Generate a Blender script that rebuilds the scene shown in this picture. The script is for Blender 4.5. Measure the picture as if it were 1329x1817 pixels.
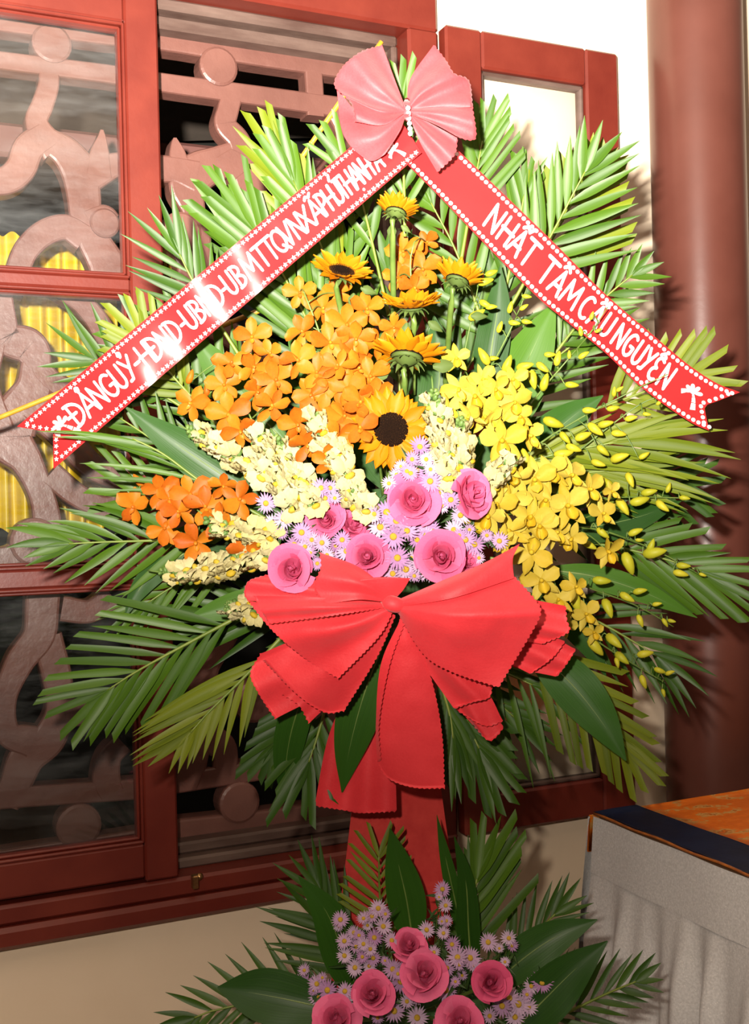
import bpy, math, random
from mathutils import Vector, Matrix, noise as mnoise

for _o in list(bpy.data.objects):
    bpy.data.objects.remove(_o, do_unlink=True)
scene = bpy.context.scene
COL = scene.collection
V = Vector
random.seed(7)

# ------------------------------------------------------------------ camera
W_PX, H_PX, F_PX = 1329.0, 1817.0, 2000.0
ROLL = math.radians(1.45)
CAM = V((0.0, 0.0, 1.35))
C_R = V((math.cos(ROLL), 0, -math.sin(ROLL)))
C_U = V((math.sin(ROLL), 0, math.cos(ROLL)))
C_F = V((0, 1, 0))
cam_d = bpy.data.cameras.new('camera')
cam = bpy.data.objects.new('camera', cam_d)
COL.objects.link(cam)
cam_d.sensor_fit = 'VERTICAL'
cam_d.sensor_height = 36.0
cam_d.sensor_width = 36.0 * W_PX / H_PX
cam_d.lens = F_PX / H_PX * 36.0
cam_d.clip_start = 0.05
cam.matrix_world = Matrix(((C_R.x, C_U.x, 0, CAM.x), (C_R.y, C_U.y, -1, CAM.y), (C_R.z, C_U.z, 0, CAM.z), (0, 0, 0, 1)))
scene.camera = cam

# ------------------------------------------------------------------ world, flash, exposure
world = bpy.data.worlds.new('night'); scene.world = world; world.use_nodes = True
bg = world.node_tree.nodes['Background']
bg.inputs[0].default_value = (1.0, 0.86, 0.70, 1); bg.inputs[1].default_value = 0.03

FLASH_POS = CAM + V((-0.11, 0.0, 0.13))
ld = bpy.data.lights.new('camera_flash', 'SPOT')
ld.energy = 1520.0; ld.color = (1.0, 0.93, 0.84)
ld.spot_size = math.radians(150); ld.spot_blend = 1.0
ld.shadow_soft_size = 0.022
flash = bpy.data.objects.new('camera_flash', ld); COL.objects.link(flash)
flash.location = FLASH_POS
aim = V((0.03, 1.0, 1.48))
flash.rotation_euler = aim.to_track_quat('-Z', 'Y').to_euler()
# the flash head is tilted up; a point light added at the same spot fills the low parts
fd = bpy.data.lights.new('flash_fill', 'POINT'); fd.energy = 72.0; fd.color = (1.0, .86, .70); fd.shadow_soft_size = .02
ffill = bpy.data.objects.new('flash_fill', fd); COL.objects.link(ffill); ffill.location = FLASH_POS

vs = scene.view_settings
vs.view_transform = 'Standard'; vs.look = 'None'; vs.exposure = 0.0; vs.gamma = 1.0
vs.use_curve_mapping = False

# ------------------------------------------------------------------ helpers
def at(px, py, Y):
    """world point seen at photo pixel (px,py) at distance Y in front of the camera"""
    return CAM + Y * (C_F + (px - 664.5) / F_PX * C_R - (py - 908.5) / F_PX * C_U)

def msize(px, Y):
    return px / F_PX * Y

# wall frame: local x along the wall (to the right), y into the wall, z up
D0 = 2.40
TH = math.radians(24.2)
WMAT = Matrix.Translation(V((0, D0, 0))) @ Matrix.Rotation(TH, 4, 'Z')
WINV = WMAT.inverted()
W_N = V((-math.sin(TH), math.cos(TH), 0))      # into the wall

def wl(px, py, c=0.0):
    """photo pixel -> (x,z) on the plane local-y = c of the wall frame"""
    d = C_F + (px - 664.5) / F_PX * C_R - (py - 908.5) / F_PX * C_U
    o = WINV @ CAM; dl = WINV.to_3x3() @ d
    t = (c - o.y) / dl.y
    p = o + t * dl
    return p.x, p.z

WM = {}
def reg(o, m=None):
    WM[o.name] = m if m is not None else Matrix.Identity(4)
    return o

def _parent(o, parent):
    if parent is not None:
        o.parent = parent
        o.matrix_parent_inverse = WM[parent.name].inverted()

def empty(name, loc, label=None, cat=None, group=None, kind=None):
    o = bpy.data.objects.new(name, None)
    o.empty_display_size = 0.05
    COL.objects.link(o)
    o.location = loc
    reg(o, Matrix.Translation(V(loc)))
    tag(o, label, cat, group, kind)
    return o

def tag(o, label=None, cat=None, group=None, kind=None):
    if label: o['label'] = label
    if cat: o['category'] = cat
    if group: o['group'] = group
    if kind: o['kind'] = kind
    return o

def inst(name, mesh, m, parent=None):
    o = bpy.data.objects.new(name, mesh)
    COL.objects.link(o)
    o.matrix_basis = m
    reg(o, m.copy())
    _parent(o, parent)
    return o

def mk(name, verts, faces, mats, smooth=True, fm=None, uv=None):
    me = bpy.data.meshes.new(name)
    me.from_pydata([tuple(v) for v in verts], [], faces)
    if not isinstance(mats, (list, tuple)): mats = [mats]
    for m in mats: me.materials.append(m)
    if smooth: me.polygons.foreach_set('use_smooth', [True] * len(me.polygons))
    if fm: me.polygons.foreach_set('material_index', fm)
    if uv:
        l = me.uv_layers.new(name='UVMap')
        li = [0] * len(me.loops); me.loops.foreach_get('vertex_index', li)
        fl = []
        for i in li: fl.extend(uv[i])
        l.data.foreach_set('uv', fl)
    me.update()
    return me

def obj(name, verts, faces, mats, parent=None, m=None, smooth=True, fm=None, uv=None):
    return inst(name, mk(name, verts, faces, mats, smooth, fm, uv), m if m is not None else Matrix.Identity(4), parent)

class MB:
    """collects geometry for one mesh"""
    def __init__(s): s.v = []; s.f = []; s.m = []
    def add(s, vs, fs, mi=0):
        k = len(s.v); s.v += [V(x) for x in vs]
        s.f += [tuple(i + k for i in f) for f in fs]; s.m += [mi] * len(fs)
        return s
    def build(s, name, mats, parent=None, m=None, smooth=True):
        return obj(name, s.v, s.f, mats, parent, m, smooth, s.m)
    def mesh(s, name, mats, smooth=True):
        return mk(name, s.v, s.f, mats, smooth, s.m)

def box_vf(x0, x1, y0, y1, z0, z1, b=0.0):
    """box; with b > 0 all edges are chamfered"""
    if b <= 0:
        vs = [(x, y, z) for x in (x0, x1) for y in (y0, y1) for z in (z0, z1)]
        fs = [(0, 1, 3, 2), (4, 6, 7, 5), (0, 4, 5, 1), (2, 3, 7, 6), (0, 2, 6, 4), (1, 5, 7, 3)]
        return vs, fs
    b = min(b, (x1 - x0) * .45, (y1 - y0) * .45, (z1 - z0) * .45)
    vs = []; idx = {}
    X = ((x0, x0 + b), (x1, x1 - b)); Yy = ((y0, y0 + b), (y1, y1 - b)); Z = ((z0, z0 + b), (z1, z1 - b))
    for i in (0, 1):
        for j in (0, 1):
            for k in (0, 1):
                idx[i, j, k, 0] = len(vs); vs.append((X[i][0], Yy[j][1], Z[k][1]))
                idx[i, j, k, 1] = len(vs); vs.append((X[i][1], Yy[j][0], Z[k][1]))
                idx[i, j, k, 2] = len(vs); vs.append((X[i][1], Yy[j][1], Z[k][0]))
    q = lambda *a: tuple(idx[t] for t in a)
    fs = []
    for i in (0, 1): fs.append(q((i,0,0,0),(i,1,0,0),(i,1,1,0),(i,0,1,0)))
    for j in (0, 1): fs.append(q((0,j,0,1),(1,j,0,1),(1,j,1,1),(0,j,1,1)))
    for k in (0, 1): fs.append(q((0,0,k,2),(1,0,k,2),(1,1,k,2),(0,1,k,2)))
    for i in (0, 1):
        for j in (0, 1): fs.append(q((i,j,0,0),(i,j,1,0),(i,j,1,1),(i,j,0,1)))
        for k in (0, 1): fs.append(q((i,0,k,0),(i,1,k,0),(i,1,k,2),(i,0,k,2)))
    for j in (0, 1):
        for k in (0, 1): fs.append(q((0,j,k,1),(1,j,k,1),(1,j,k,2),(0,j,k,2)))
    for i in (0, 1):
        for j in (0, 1):
            for k in (0, 1): fs.append(q((i,j,k,0),(i,j,k,1),(i,j,k,2)))
    return vs, fs

def fixnorm(me):
    import bmesh
    bm = bmesh.new(); bm.from_mesh(me)
    bmesh.ops.recalc_face_normals(bm, faces=bm.faces); bm.to_mesh(me); bm.free()

def box(name, x0, x1, y0, y1, z0, z1, mat, parent=None, m=None, b=0.004):
    vs_, fs_ = box_vf(min(x0,x1), max(x0,x1), min(y0,y1), max(y0,y1), min(z0,z1), max(z0,z1), b)
    o = obj(name, vs_, fs_, mat, parent, m, smooth=False)
    fixnorm(o.data)
    return o

def spline(pts, n):
    """Catmull-Rom through pts (tuples of any length), n samples, roughly even by arc length of the first two coords"""
    P = [tuple(map(float, p)) for p in pts]
    if len(P) == 1: return [P[0]] * n
    if len(P) == 2:
        return [tuple(a + (b - a) * i / (n - 1) for a, b in zip(*P)) for i in range(n)]
    E = [tuple(2 * a - b for a, b in zip(P[0], P[1]))] + P + [tuple(2 * a - b for a, b in zip(P[-1], P[-2]))]
    dense = []
    for k in range(1, len(E) - 2):
        p0, p1, p2, p3 = E[k-1:k+3]
        for j in range(12):
            t = j / 12
            dense.append(tuple(.5 * (2*b + (c - a)*t + (2*a - 5*b + 4*c - d)*t*t + (3*b - a - 3*c + d)*t**3) for a, b, c, d in zip(p0, p1, p2, p3)))
    dense.append(P[-1])
    dd = [0.0]
    for a, b in zip(dense, dense[1:]):
        dd.append(dd[-1] + math.sqrt(sum((x - y)**2 for x, y in zip(a[:3], b[:3]))))
    out = []; k = 0
    for i in range(n):
        s = dd[-1] * i / (n - 1)
        while k < len(dd) - 2 and dd[k+1] < s: k += 1
        t = (s - dd[k]) / max(1e-9, dd[k+1] - dd[k])
        t = max(0, min(1, t))
        out.append(tuple(a + (b - a) * t for a, b in zip(dense[k], dense[k+1])))
    return out

def polyline(pts, n):
    """piecewise linear resampling by arc length"""
    P = [tuple(map(float, p)) for p in pts]
    dd = [0.0]
    for a, b in zip(P, P[1:]): dd.append(dd[-1] + math.dist(a[:2], b[:2]))
    out = []; k = 0
    for i in range(n):
        s = dd[-1] * i / (n - 1)
        while k < len(dd) - 2 and dd[k+1] < s: k += 1
        t = max(0, min(1, (s - dd[k]) / max(1e-9, dd[k+1] - dd[k])))
        out.append(tuple(a + (b - a) * t for a, b in zip(P[k], P[k+1])))
    return out

def tube_vf(pts, rads, seg=6, cap=True):
    """round tube along world points"""
    n = len(pts); vs = []; fs = []
    pts = [V(p) for p in pts]
    if not isinstance(rads, (list, tuple)): rads = [rads] * n
    for i in range(n):
        t = (pts[min(i+1, n-1)] - pts[max(i-1, 0)])
        t = t.normalized() if t.length > 1e-9 else V((0, 0, 1))
        a = t.cross(V((0, 0, 1)) if abs(t.z) < .9 else V((1, 0, 0))).normalized(); b = t.cross(a)
        for k in range(seg):
            an = 2 * math.pi * k / seg
            vs.append(pts[i] + (a * math.cos(an) + b * math.sin(an)) * rads[i])
    for i in range(n - 1):
        for k in range(seg):
            k2 = (k + 1) % seg
            fs.append((i*seg + k, i*seg + k2, (i+1)*seg + k2, (i+1)*seg + k))
    if cap:
        fs.append(tuple(range(seg - 1, -1, -1))); fs.append(tuple((n-1)*seg + k for k in range(seg)))
    return vs, fs

def lathe_vf(prof, seg=16):
    vs = []; fs = []
    n = len(prof)
    for r, z in prof:
        for k in range(seg):
            a = 2 * math.pi * k / seg
            vs.append((r * math.cos(a), r * math.sin(a), z))
    for i in range(n - 1):
        for k in range(seg):
            k2 = (k + 1) % seg
            fs.append((i*seg + k, i*seg + k2, (i+1)*seg + k2, (i+1)*seg + k))
    return vs, fs

def frame_m(pos, facing, roll=0.0, scale=1.0):
    """matrix whose local +Z looks along facing and local +Y is up in the picture"""
    z = V(facing).normalized(); up = V((0, 0, 1))
    if abs(z.dot(up)) > .97: up = V((0, 1, 0))
    x = up.cross(z).normalized(); y = z.cross(x)
    m = Matrix(((x.x, y.x, z.x, 0), (x.y, y.y, z.y, 0), (x.z, y.z, z.z, 0), (0, 0, 0, 1)))
    if not isinstance(scale, (tuple, list)): scale = (scale,) * 3
    return Matrix.Translation(V(pos)) @ m @ Matrix.Rotation(roll, 4, 'Z') @ Matrix.Diagonal((*scale, 1))

def rnd(a, b): return random.uniform(a, b)

# ------------------------------------------------------------------ materials
def mat_new(name):
    m = bpy.data.materials.new(name); m.use_nodes = True
    nt = m.node_tree
    return m, nt, nt.nodes['Principled BSDF']

def ramp(nt, fac, stops):
    r = nt.nodes.new('ShaderNodeValToRGB')
    e = r.color_ramp.elements
    while len(e) < len(stops): e.new(0.5)
    for i, (p, c) in enumerate(stops):
        e[i].position = p; e[i].color = (*c, 1)
    nt.links.new(fac, r.inputs[0])
    return r.outputs[0]

def noise_node(nt, scale, detail=4, coord='Object', rough=.55, stretch=None):
    tc = nt.nodes.new('ShaderNodeTexCoord'); n = nt.nodes.new('ShaderNodeTexNoise')
    n.inputs['Scale'].default_value = scale; n.inputs['Detail'].default_value = detail; n.inputs['Roughness'].default_value = rough
    if stretch:
        mp = nt.nodes.new('ShaderNodeMapping'); mp.inputs['Scale'].default_value = stretch
        nt.links.new(tc.outputs[coord], mp.inputs[0]); nt.links.new(mp.outputs[0], n.inputs['Vector'])
    else:
        nt.links.new(tc.outputs[coord], n.inputs['Vector'])
    return n.outputs['Fac']

def bump(nt, b, h, strength, dist=.002):
    bp = nt.nodes.new('ShaderNodeBump'); bp.inputs['Strength'].default_value = strength; bp.inputs['Distance'].default_value = dist
    nt.links.new(h, bp.inputs['Height']); nt.links.new(bp.outputs[0], b.inputs['Normal'])

def m_noise(name, c0, c1, rough=.5, scale=20, bumps=0.0, bscale=80, spec=.5, stretch=None, coat=0, detail=4, lo=.35, hi=.65):
    m, nt, b = mat_new(name)
    f = noise_node(nt, scale, detail, stretch=stretch)
    nt.links.new(ramp(nt, f, [(lo, c0), (hi, c1)]), b.inputs['Base Color'])
    b.inputs['Roughness'].default_value = rough; b.inputs['Specular IOR Level'].default_value = spec
    if coat: b.inputs['Coat Weight'].default_value = coat; b.inputs['Coat Roughness'].default_value = .12
    if bumps: bump(nt, b, noise_node(nt, bscale, 5), bumps)
    return m

def m_petal(name, c0, c1, rough=.5, trans=.25, spec=.3, nscale=60):
    """petal or leaf colour between c0 and c1, varying from piece to piece, thin enough for some light to pass"""
    m, nt, b = mat_new(name)
    oi = nt.nodes.new('ShaderNodeObjectInfo')
    f = noise_node(nt, nscale, 3)
    mx = nt.nodes.new('ShaderNodeMath'); mx.operation = 'MULTIPLY_ADD'; mx.inputs[1].default_value = .45
    nt.links.new(f, mx.inputs[0])
    m2 = nt.nodes.new('ShaderNodeMath'); m2.operation = 'MULTIPLY'; m2.inputs[1].default_value = .6
    nt.links.new(oi.outputs['Random'], m2.inputs[0]); nt.links.new(m2.outputs[0], mx.inputs[2])
    col = ramp(nt, mx.outputs[0], [(.1, c0), (.85, c1)])
    nt.links.new(col, b.inputs['Base Color'])
    b.inputs['Roughness'].default_value = rough; b.inputs['Specular IOR Level'].default_value = spec
    if trans:
        tr = nt.nodes.new('ShaderNodeBsdfTranslucent'); nt.links.new(col, tr.inputs[0])
        ms = nt.nodes.new('ShaderNodeMixShader'); ms.inputs[0].default_value = trans
        out = nt.nodes['Material Output']
        nt.links.new(b.outputs[0], ms.inputs[1]); nt.links.new(tr.outputs[0], ms.inputs[2]); nt.links.new(ms.outputs[0], out.inputs[0])
    return m

def m_leaf(name, c0, c1, veins=30, rough=.32, spec=.5, trans=.15, vs_=.5):
    m, nt, b = mat_new(name)
    uvn = nt.nodes.new('ShaderNodeTexCoord')
    mp = nt.nodes.new('ShaderNodeMapping'); mp.inputs['Scale'].default_value = (veins, 1.2, 1)
    nt.links.new(uvn.outputs['UV'], mp.inputs[0])
    n = nt.nodes.new('ShaderNodeTexNoise'); n.inputs['Scale'].default_value = 1.0; n.inputs['Detail'].default_value = 2
    nt.links.new(mp.outputs[0], n.inputs['Vector'])
    oi = nt.nodes.new('ShaderNodeObjectInfo')
    a = nt.nodes.new('ShaderNodeMath'); a.operation = 'MULTIPLY_ADD'; a.inputs[1].default_value = .5
    r2 = nt.nodes.new('ShaderNodeMath'); r2.operation = 'MULTIPLY'; r2.inputs[1].default_value = .5
    nt.links.new(oi.outputs['Random'], r2.inputs[0])
    nt.links.new(n.outputs['Fac'], a.inputs[0]); nt.links.new(r2.outputs[0], a.inputs[2])
    col = ramp(nt, a.outputs[0], [(.1, c0), (.8, c1)])
    nt.links.new(col, b.inputs['Base Color'])
    b.inputs['Roughness'].default_value = rough; b.inputs['Specular IOR Level'].default_value = spec
    bump(nt, b, n.outputs['Fac'], vs_, .0012)
    tr = nt.nodes.new('ShaderNodeBsdfTranslucent'); nt.links.new(col, tr.inputs[0])
    ms = nt.nodes.new('ShaderNodeMixShader'); ms.inputs[0].default_value = trans
    nt.links.new(b.outputs[0], ms.inputs[1]); nt.links.new(tr.outputs[0], ms.inputs[2]); nt.links.new(ms.outputs[0], nt.nodes['Material Output'].inputs[0])
    return m

def m_glass(name, tint=(.95, .97, .97), rough=.02, gain=1.0):
    m, nt, b = mat_new(name)
    nt.nodes.remove(b)
    t = nt.nodes.new('ShaderNodeBsdfTransparent'); t.inputs[0].default_value = (*tint, 1)
    g = nt.nodes.new('ShaderNodeBsdfGlossy'); g.inputs['Roughness'].default_value = rough
    d = nt.nodes.new('ShaderNodeBsdfDiffuse'); d.inputs[0].default_value = (.7, .72, .72, 1)
    fr = nt.nodes.new('ShaderNodeFresnel'); fr.inputs[0].default_value = 1.5
    ms = nt.nodes.new('ShaderNodeMixShader'); ms2 = nt.nodes.new('ShaderNodeMixShader')
    # pale smears painted in as reflection streaks on the pane
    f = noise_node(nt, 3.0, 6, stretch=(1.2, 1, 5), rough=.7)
    refl_streak = ramp(nt, f, [(.42, (.0, .0, .0)), (.8, (.16 * gain,) * 3)])
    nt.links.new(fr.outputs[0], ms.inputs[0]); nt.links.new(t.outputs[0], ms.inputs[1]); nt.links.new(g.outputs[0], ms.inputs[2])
    nt.links.new(refl_streak, ms2.inputs[0]); nt.links.new(ms.outputs[0], ms2.inputs[1]); nt.links.new(d.outputs[0], ms2.inputs[2])
    nt.links.new(ms2.outputs[0], nt.nodes['Material Output'].inputs[0])
    return m

def m_brocade(name):
    m, nt, b = mat_new(name)
    f = noise_node(nt, 16, 3, stretch=(1, 2.0, 1)); f2 = noise_node(nt, 90, 4)
    mm = nt.nodes.new('ShaderNodeMath'); mm.operation = 'MULTIPLY_ADD'; mm.inputs[1].default_value = .35
    nt.links.new(f2, mm.inputs[0]); nt.links.new(f, mm.inputs[2])
    col = ramp(nt, mm.outputs[0], [(.60, (.62, .13, .006)), (.72, (.70, .16, .008)), (.76, (.52, .25, .06)), (.82, (.60, .33, .10)), (.86, (.30, .09, .01)), (.9, (.62, .14, .006))])
    nt.links.new(col, b.inputs['Base Color'])
    b.inputs['Roughness'].default_value = .55; b.inputs['Specular IOR Level'].default_value = .2
    bump(nt, b, mm.outputs[0], .4, .002)
    return m

def m_sparkle(name, c0, c1):
    m, nt, b = mat_new(name)
    f = noise_node(nt, 260, 3); f3 = noise_node(nt, 9, 3)
    tc = nt.nodes.new('ShaderNodeTexCoord'); vo = nt.nodes.new('ShaderNodeTexVoronoi'); vo.inputs['Scale'].default_value = 220
    nt.links.new(tc.outputs['Object'], vo.inputs['Vector'])
    base = ramp(nt, f, [(.35, c0), (.7, c1)])
    sp = ramp(nt, vo.outputs['Distance'], [(.10, (1, 1, 1)), (.16, (0, 0, 0))])
    mx = nt.nodes.new('ShaderNodeMix'); mx.data_type = 'RGBA'
    nt.links.new(sp, mx.inputs[0]); nt.links.new(base, mx.inputs[6]); mx.inputs[7].default_value = (.8, .78, .74, 1)
    nt.links.new(mx.outputs[2], b.inputs['Base Color'])
    b.inputs['Roughness'].default_value = .55
    bump(nt, b, f, .5, .001)
    return m

M = {}
M['plaster'] = m_noise('cream_plaster', (.76, .62, .46), (.80, .66, .50), .8, 4, .10, 60, .2)
M['plaster_w'] = m_noise('brown_board_ceiling', (.16, .125, .10), (.21, .165, .13), .9, 4)
M['red_wood'] = m_noise('red_painted_wood', (.112, .0135, .008), (.145, .021, .012), .36, 9, .10, 120, .45)
M['lattice'] = m_noise('brown_painted_carving', (.120, .050, .039), (.160, .069, .054), .38, 7, .5, 55, .45)
M['grey_wood'] = m_noise('worn_brown_moulding', (.065, .036, .028), (.13, .085, .068), .45, 12, .2, 90, .4, stretch=(.4, 1, 2.0))
M['column'] = m_noise('maroon_column_paint', (.095, .029, .020), (.118, .038, .027), .32, 5, .12, 30, .45)
M['glass'] = m_glass('reflection_streak_glass', (.97, .98, .98), gain=.32)
M['glass2'] = m_glass('clear_window_glass', (1, 1, 1), gain=.0)
M['brass'] = m_noise('old_brass', (.25, .13, .05), (.4, .24, .1), .35, 60, .1, 90)
M['brass'].node_tree.nodes['Principled BSDF'].inputs['Metallic'].default_value = .9
M['backdrop_dark'] = m_noise('night_backdrop_dark', (.012, .012, .010), (.02, .02, .016), .9, 3)
M['floor'] = m_noise('dark_tile_floor', (.10, .07, .05), (.16, .11, .08), .4, 5, .1, 60)
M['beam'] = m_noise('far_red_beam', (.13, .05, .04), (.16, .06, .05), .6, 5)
M['yellow_cloth'] = m_noise('yellow_satin', (.46, .30, .006), (.60, .42, .012), .45, 6, .1, 60)
M['leaflet'] = m_leaf('palm_green', (.022, .060, .003), (.056, .118, .007), veins=6, rough=.42, spec=.2, trans=.2, vs_=.12)
M['leaflet_dark'] = m_leaf('palm_deep_green', (.014, .044, .003), (.036, .084, .006), veins=6, rough=.42, spec=.2, trans=.16, vs_=.12)
M['leaflet_yellow'] = m_leaf('palm_yellow_green', (.062, .098, .004), (.140, .170, .009), veins=6, rough=.46, spec=.16, trans=.22, vs_=.12)
M['rachis'] = m_noise('palm_rib', (.09, .14, .012), (.15, .19, .025), .5, 20)
M['broad'] = m_leaf('glossy_dark_leaf', (.008, .032, .003), (.022, .072, .006), veins=34, rough=.36, spec=.14, trans=.10, vs_=.10)
M['broad_mid'] = m_leaf('glossy_mid_leaf', (.022, .068, .004), (.048, .118, .008), veins=34, rough=.38, spec=.14, trans=.12, vs_=.10)
M['stem'] = m_noise('flower_stem', (.055, .10, .013), (.10, .15, .026), .5, 30)
M['sun_petal'] = m_petal('sunflower_petal', (.35, .105, .0015), (.41, .155, .003), .5, .2, spec=.12)
M['sun_disc'] = m_noise('sunflower_disc', (.003, .0015, .001), (.012, .005, .002), .9, 60, .6, 120, .05)
M['sun_floret'] = m_noise('sunflower_floret', (.010, .004, .0015), (.07, .028, .006), .9, 80, 0, 80, .05)
M['sepal'] = m_leaf('sunflower_calyx', (.035, .06, .012), (.08, .115, .025), veins=8, rough=.6, spec=.2, trans=.1, vs_=.2)
M['orange_petal'] = m_petal('orange_orchid_petal', (.32, .056, .004), (.40, .128, .007), .5, .2, spec=.15, nscale=18)
M['orange_lip'] = m_petal('orange_orchid_lip', (.36, .07, .004), (.42, .15, .008), .5, .1)
M['yellow_petal'] = m_petal('yellow_orchid_petal', (.34, .230, .012), (.40, .310, .048), .55, .2, spec=.12, nscale=18)
M['yellow_lip'] = m_petal('yellow_orchid_lip', (.38, .23, .006), (.42, .30, .02), .5, .12, spec=.15)
M['bud'] = m_petal('yellow_green_bud', (.24, .25, .010), (.37, .33, .018), .5, .12, spec=.2)
M['rose'] = m_petal('pink_rose_petal', (.60, .085, .20), (.70, .15, .29), .55, .3, spec=.1, nscale=25)
M['rose_dark'] = m_petal('deep_pink_rose_petal', (.52, .06, .15), (.62, .10, .22), .55, .25, spec=.1, nscale=25)
M['aster'] = m_petal('lavender_aster_ray', (.28, .125, .29), (.42, .32, .43), .6, .15, spec=.1, nscale=30)
M['aster_disc'] = m_noise('aster_disc', (.36, .20, .006), (.46, .30, .02), .7, 300, .5, 400)
M['aster_leaf'] = m_petal('aster_leaf', (.010, .028, .005), (.03, .065, .012), .5, .1)
M['snap'] = m_petal('cream_snapdragon', (.36, .31, .12), (.41, .37, .20), .6, .15, spec=.1, nscale=40)
M['snap_y'] = m_petal('yellow_snapdragon_lip', (.36, .235, .010), (.40, .30, .035), .6, .15, spec=.1)
M['snap_g'] = m_petal('snapdragon_green', (.06, .12, .022), (.13, .20, .05), .5, .1)
M['banner'] = m_noise('glossy_red_ribbon', (.30, .0135, .015), (.34, .017, .018), .22, 6, .0, 60, .20)
M['white_print'] = m_noise('white_print', (.66, .65, .63), (.72, .71, .69), .5, 30)
M['pink_print'] = m_noise('pale_pink_print', (.44, .25, .24), (.5, .30, .28), .4, 30)
M['bow'] = None
M['post'] = m_noise('red_post_cloth', (.40, .026, .024), (.47, .038, .033), .75, 40, .2, 300, .2)
M['bamboo'] = m_noise('orange_bamboo', (.40, .18, .012), (.46, .24, .02), .45, 40, .1, 90)
M['foam'] = m_noise('floral_foam', (.02, .06, .015), (.04, .10, .02), .9, 60)
M['brocade'] = m_brocade('orange_brocade')
M['navy'] = m_noise('navy_satin', (.0015, .005, .022), (.004, .011, .040), .5, 14, .25, 40, .15)
M['piping'] = m_noise('brown_orange_piping', (.22, .06, .01), (.36, .11, .015), .5, 60)
M['skirt'] = m_sparkle('grey_white_sparkle_cloth', (.46, .46, .47), (.60, .60, .61))
M['table_wood'] = m_noise('table_wood', (.12, .06, .03), (.18, .09, .045), .5, 8)

def bow_mat(name, c0, c1, trans):
    m, nt, b = mat_new(name)
    f = noise_node(nt, 300, 4); f2 = noise_node(nt, 14, 3)
    mm = nt.nodes.new('ShaderNodeMath'); mm.operation = 'MULTIPLY_ADD'; mm.inputs[1].default_value = .35
    nt.links.new(f, mm.inputs[0]); nt.links.new(f2, mm.inputs[2])
    col = ramp(nt, mm.outputs[0], [(.45, c0), (.9, c1)])
    nt.links.new(col, b.inputs['Base Color'])
    b.inputs['Roughness'].default_value = .6; b.inputs['Specular IOR Level'].default_value = .35
    b.inputs['Sheen Weight'].default_value = .15
    bump(nt, b, f, .5, .0008)
    tr = nt.nodes.new('ShaderNodeBsdfTranslucent'); nt.links.new(col, tr.inputs[0])
    ms = nt.nodes.new('ShaderNodeMixShader'); ms.inputs[0].default_value = trans
    nt.links.new(b.outputs[0], ms.inputs[1]); nt.links.new(tr.outputs[0], ms.inputs[2]); nt.links.new(ms.outputs[0], nt.nodes['Material Output'].inputs[0])
    return m
M['bow'] = bow_mat('red_nonwoven_fabric', (.52, .0165, .024), (.60, .028, .037), .10)
M['bow_top'] = bow_mat('pink_red_nonwoven_fabric', (.30, .026, .032), (.37, .048, .056), .2)
# ================================================================== the room
def wbox(name, xa, xb, ya, yb, za, zb, mat, parent=None, b=0.004):
    return box(name, xa, xb, ya, yb, za, zb, mat, parent, WMAT, b)

X_SI = wl(224, 750, -.02)[0]; X_SO = wl(294, 750, -.02)[0]      # stile of the glazed sash
X_BR = wl(722, 750, 0)[0]; X_FR = wl(784, 750, 0)[0]            # right jamb of the opening
Z_SILL0 = wl(100, 1664, -.02)[1]; Z_SILL1 = wl(100, 1586, -.02)[1]
Z_TOP = wl(300, -12, 0)[1]; Z_LINT = wl(500, 22, 0)[1]
X_L = -1.75

# floor and wall
f_ = box('floor', -3.0, 3.2, -0.9, 4.2, -0.1, 0.0, M['floor'], None, None, 0)
tag(f_, kind='structure')
c_ = box('ceiling', -3.0, 3.2, -2.2, 4.2, 2.75, 2.85, M['plaster_w'], None, None, 0)
tag(c_, kind='structure')
mb = MB()
zt = 2.75
for (xa, xb, za, zb) in ((X_FR - .004, 2.6, 0, zt), (X_L, X_FR - .004, 0, Z_SILL0 + .01), (X_L, X_FR - .004, wl(600, -30, 0)[1], zt)):
    v_, q_ = box_vf(xa, xb, 0, .16, za, zb); mb.add(v_, q_)
wall = mb.build('wall_back', [M['plaster']], None, WMAT, False); fixnorm(wall.data)
tag(wall, kind='structure')

# ---- window_1: fixed frame with carved lattice
w1 = empty('window_1', WMAT @ V((X_SO + .2, 0, Z_SILL0)), kind='structure')
R = M['red_wood']
wbox('lintel', X_L, X_FR, -.030, .14, Z_LINT, Z_TOP + .09, R, w1, .006)
wbox('jamb', X_BR + .012, X_FR, -.030, .14, Z_SILL0, Z_LINT + .003, R, w1, .006)
zb1 = wl(400, 1532, 0)[1]
wbox('sill', X_L, X_FR, -.045, .14, Z_SILL0, Z_SILL0 + .040, R, w1, .008)
wbox('sill_moulding', X_L, X_FR, -.034, .14, Z_SILL0 + .041, zb1 - .004, R, w1, .006)
# worn inner mouldings round the opening
g0 = wl(500, 48, .03)[1]
wbox('inner_moulding', X_SO - .6, X_BR + .012, .02, .13, Z_LINT - .022, Z_LINT + .002, M['grey_wood'], w1, .006)
wbox('inner_moulding', X_SO - .6, X_BR + .012, .045, .13, Z_LINT - .050, Z_LINT - .022, M['grey_wood'], w1, .006)
wbox('inner_moulding', X_BR - .004, X_BR + .012, .02, .13, zb1, Z_LINT - .02, M['grey_wood'], w1, .005)
wbox('inner_moulding', X_BR - .022, X_BR - .004, .045, .13, zb1, Z_LINT - .03, M['grey_wood'], w1, .005)
wbox('inner_moulding', X_SO - .6, X_BR + .012, .02, .13, zb1 - .006, zb1 + .016, M['grey_wood'], w1, .005)
wbox('inner_moulding', X_SO - .6, X_BR + .012, .045, .13, zb1 + .016, zb1 + .040, M['grey_wood'], w1, .005)
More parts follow.
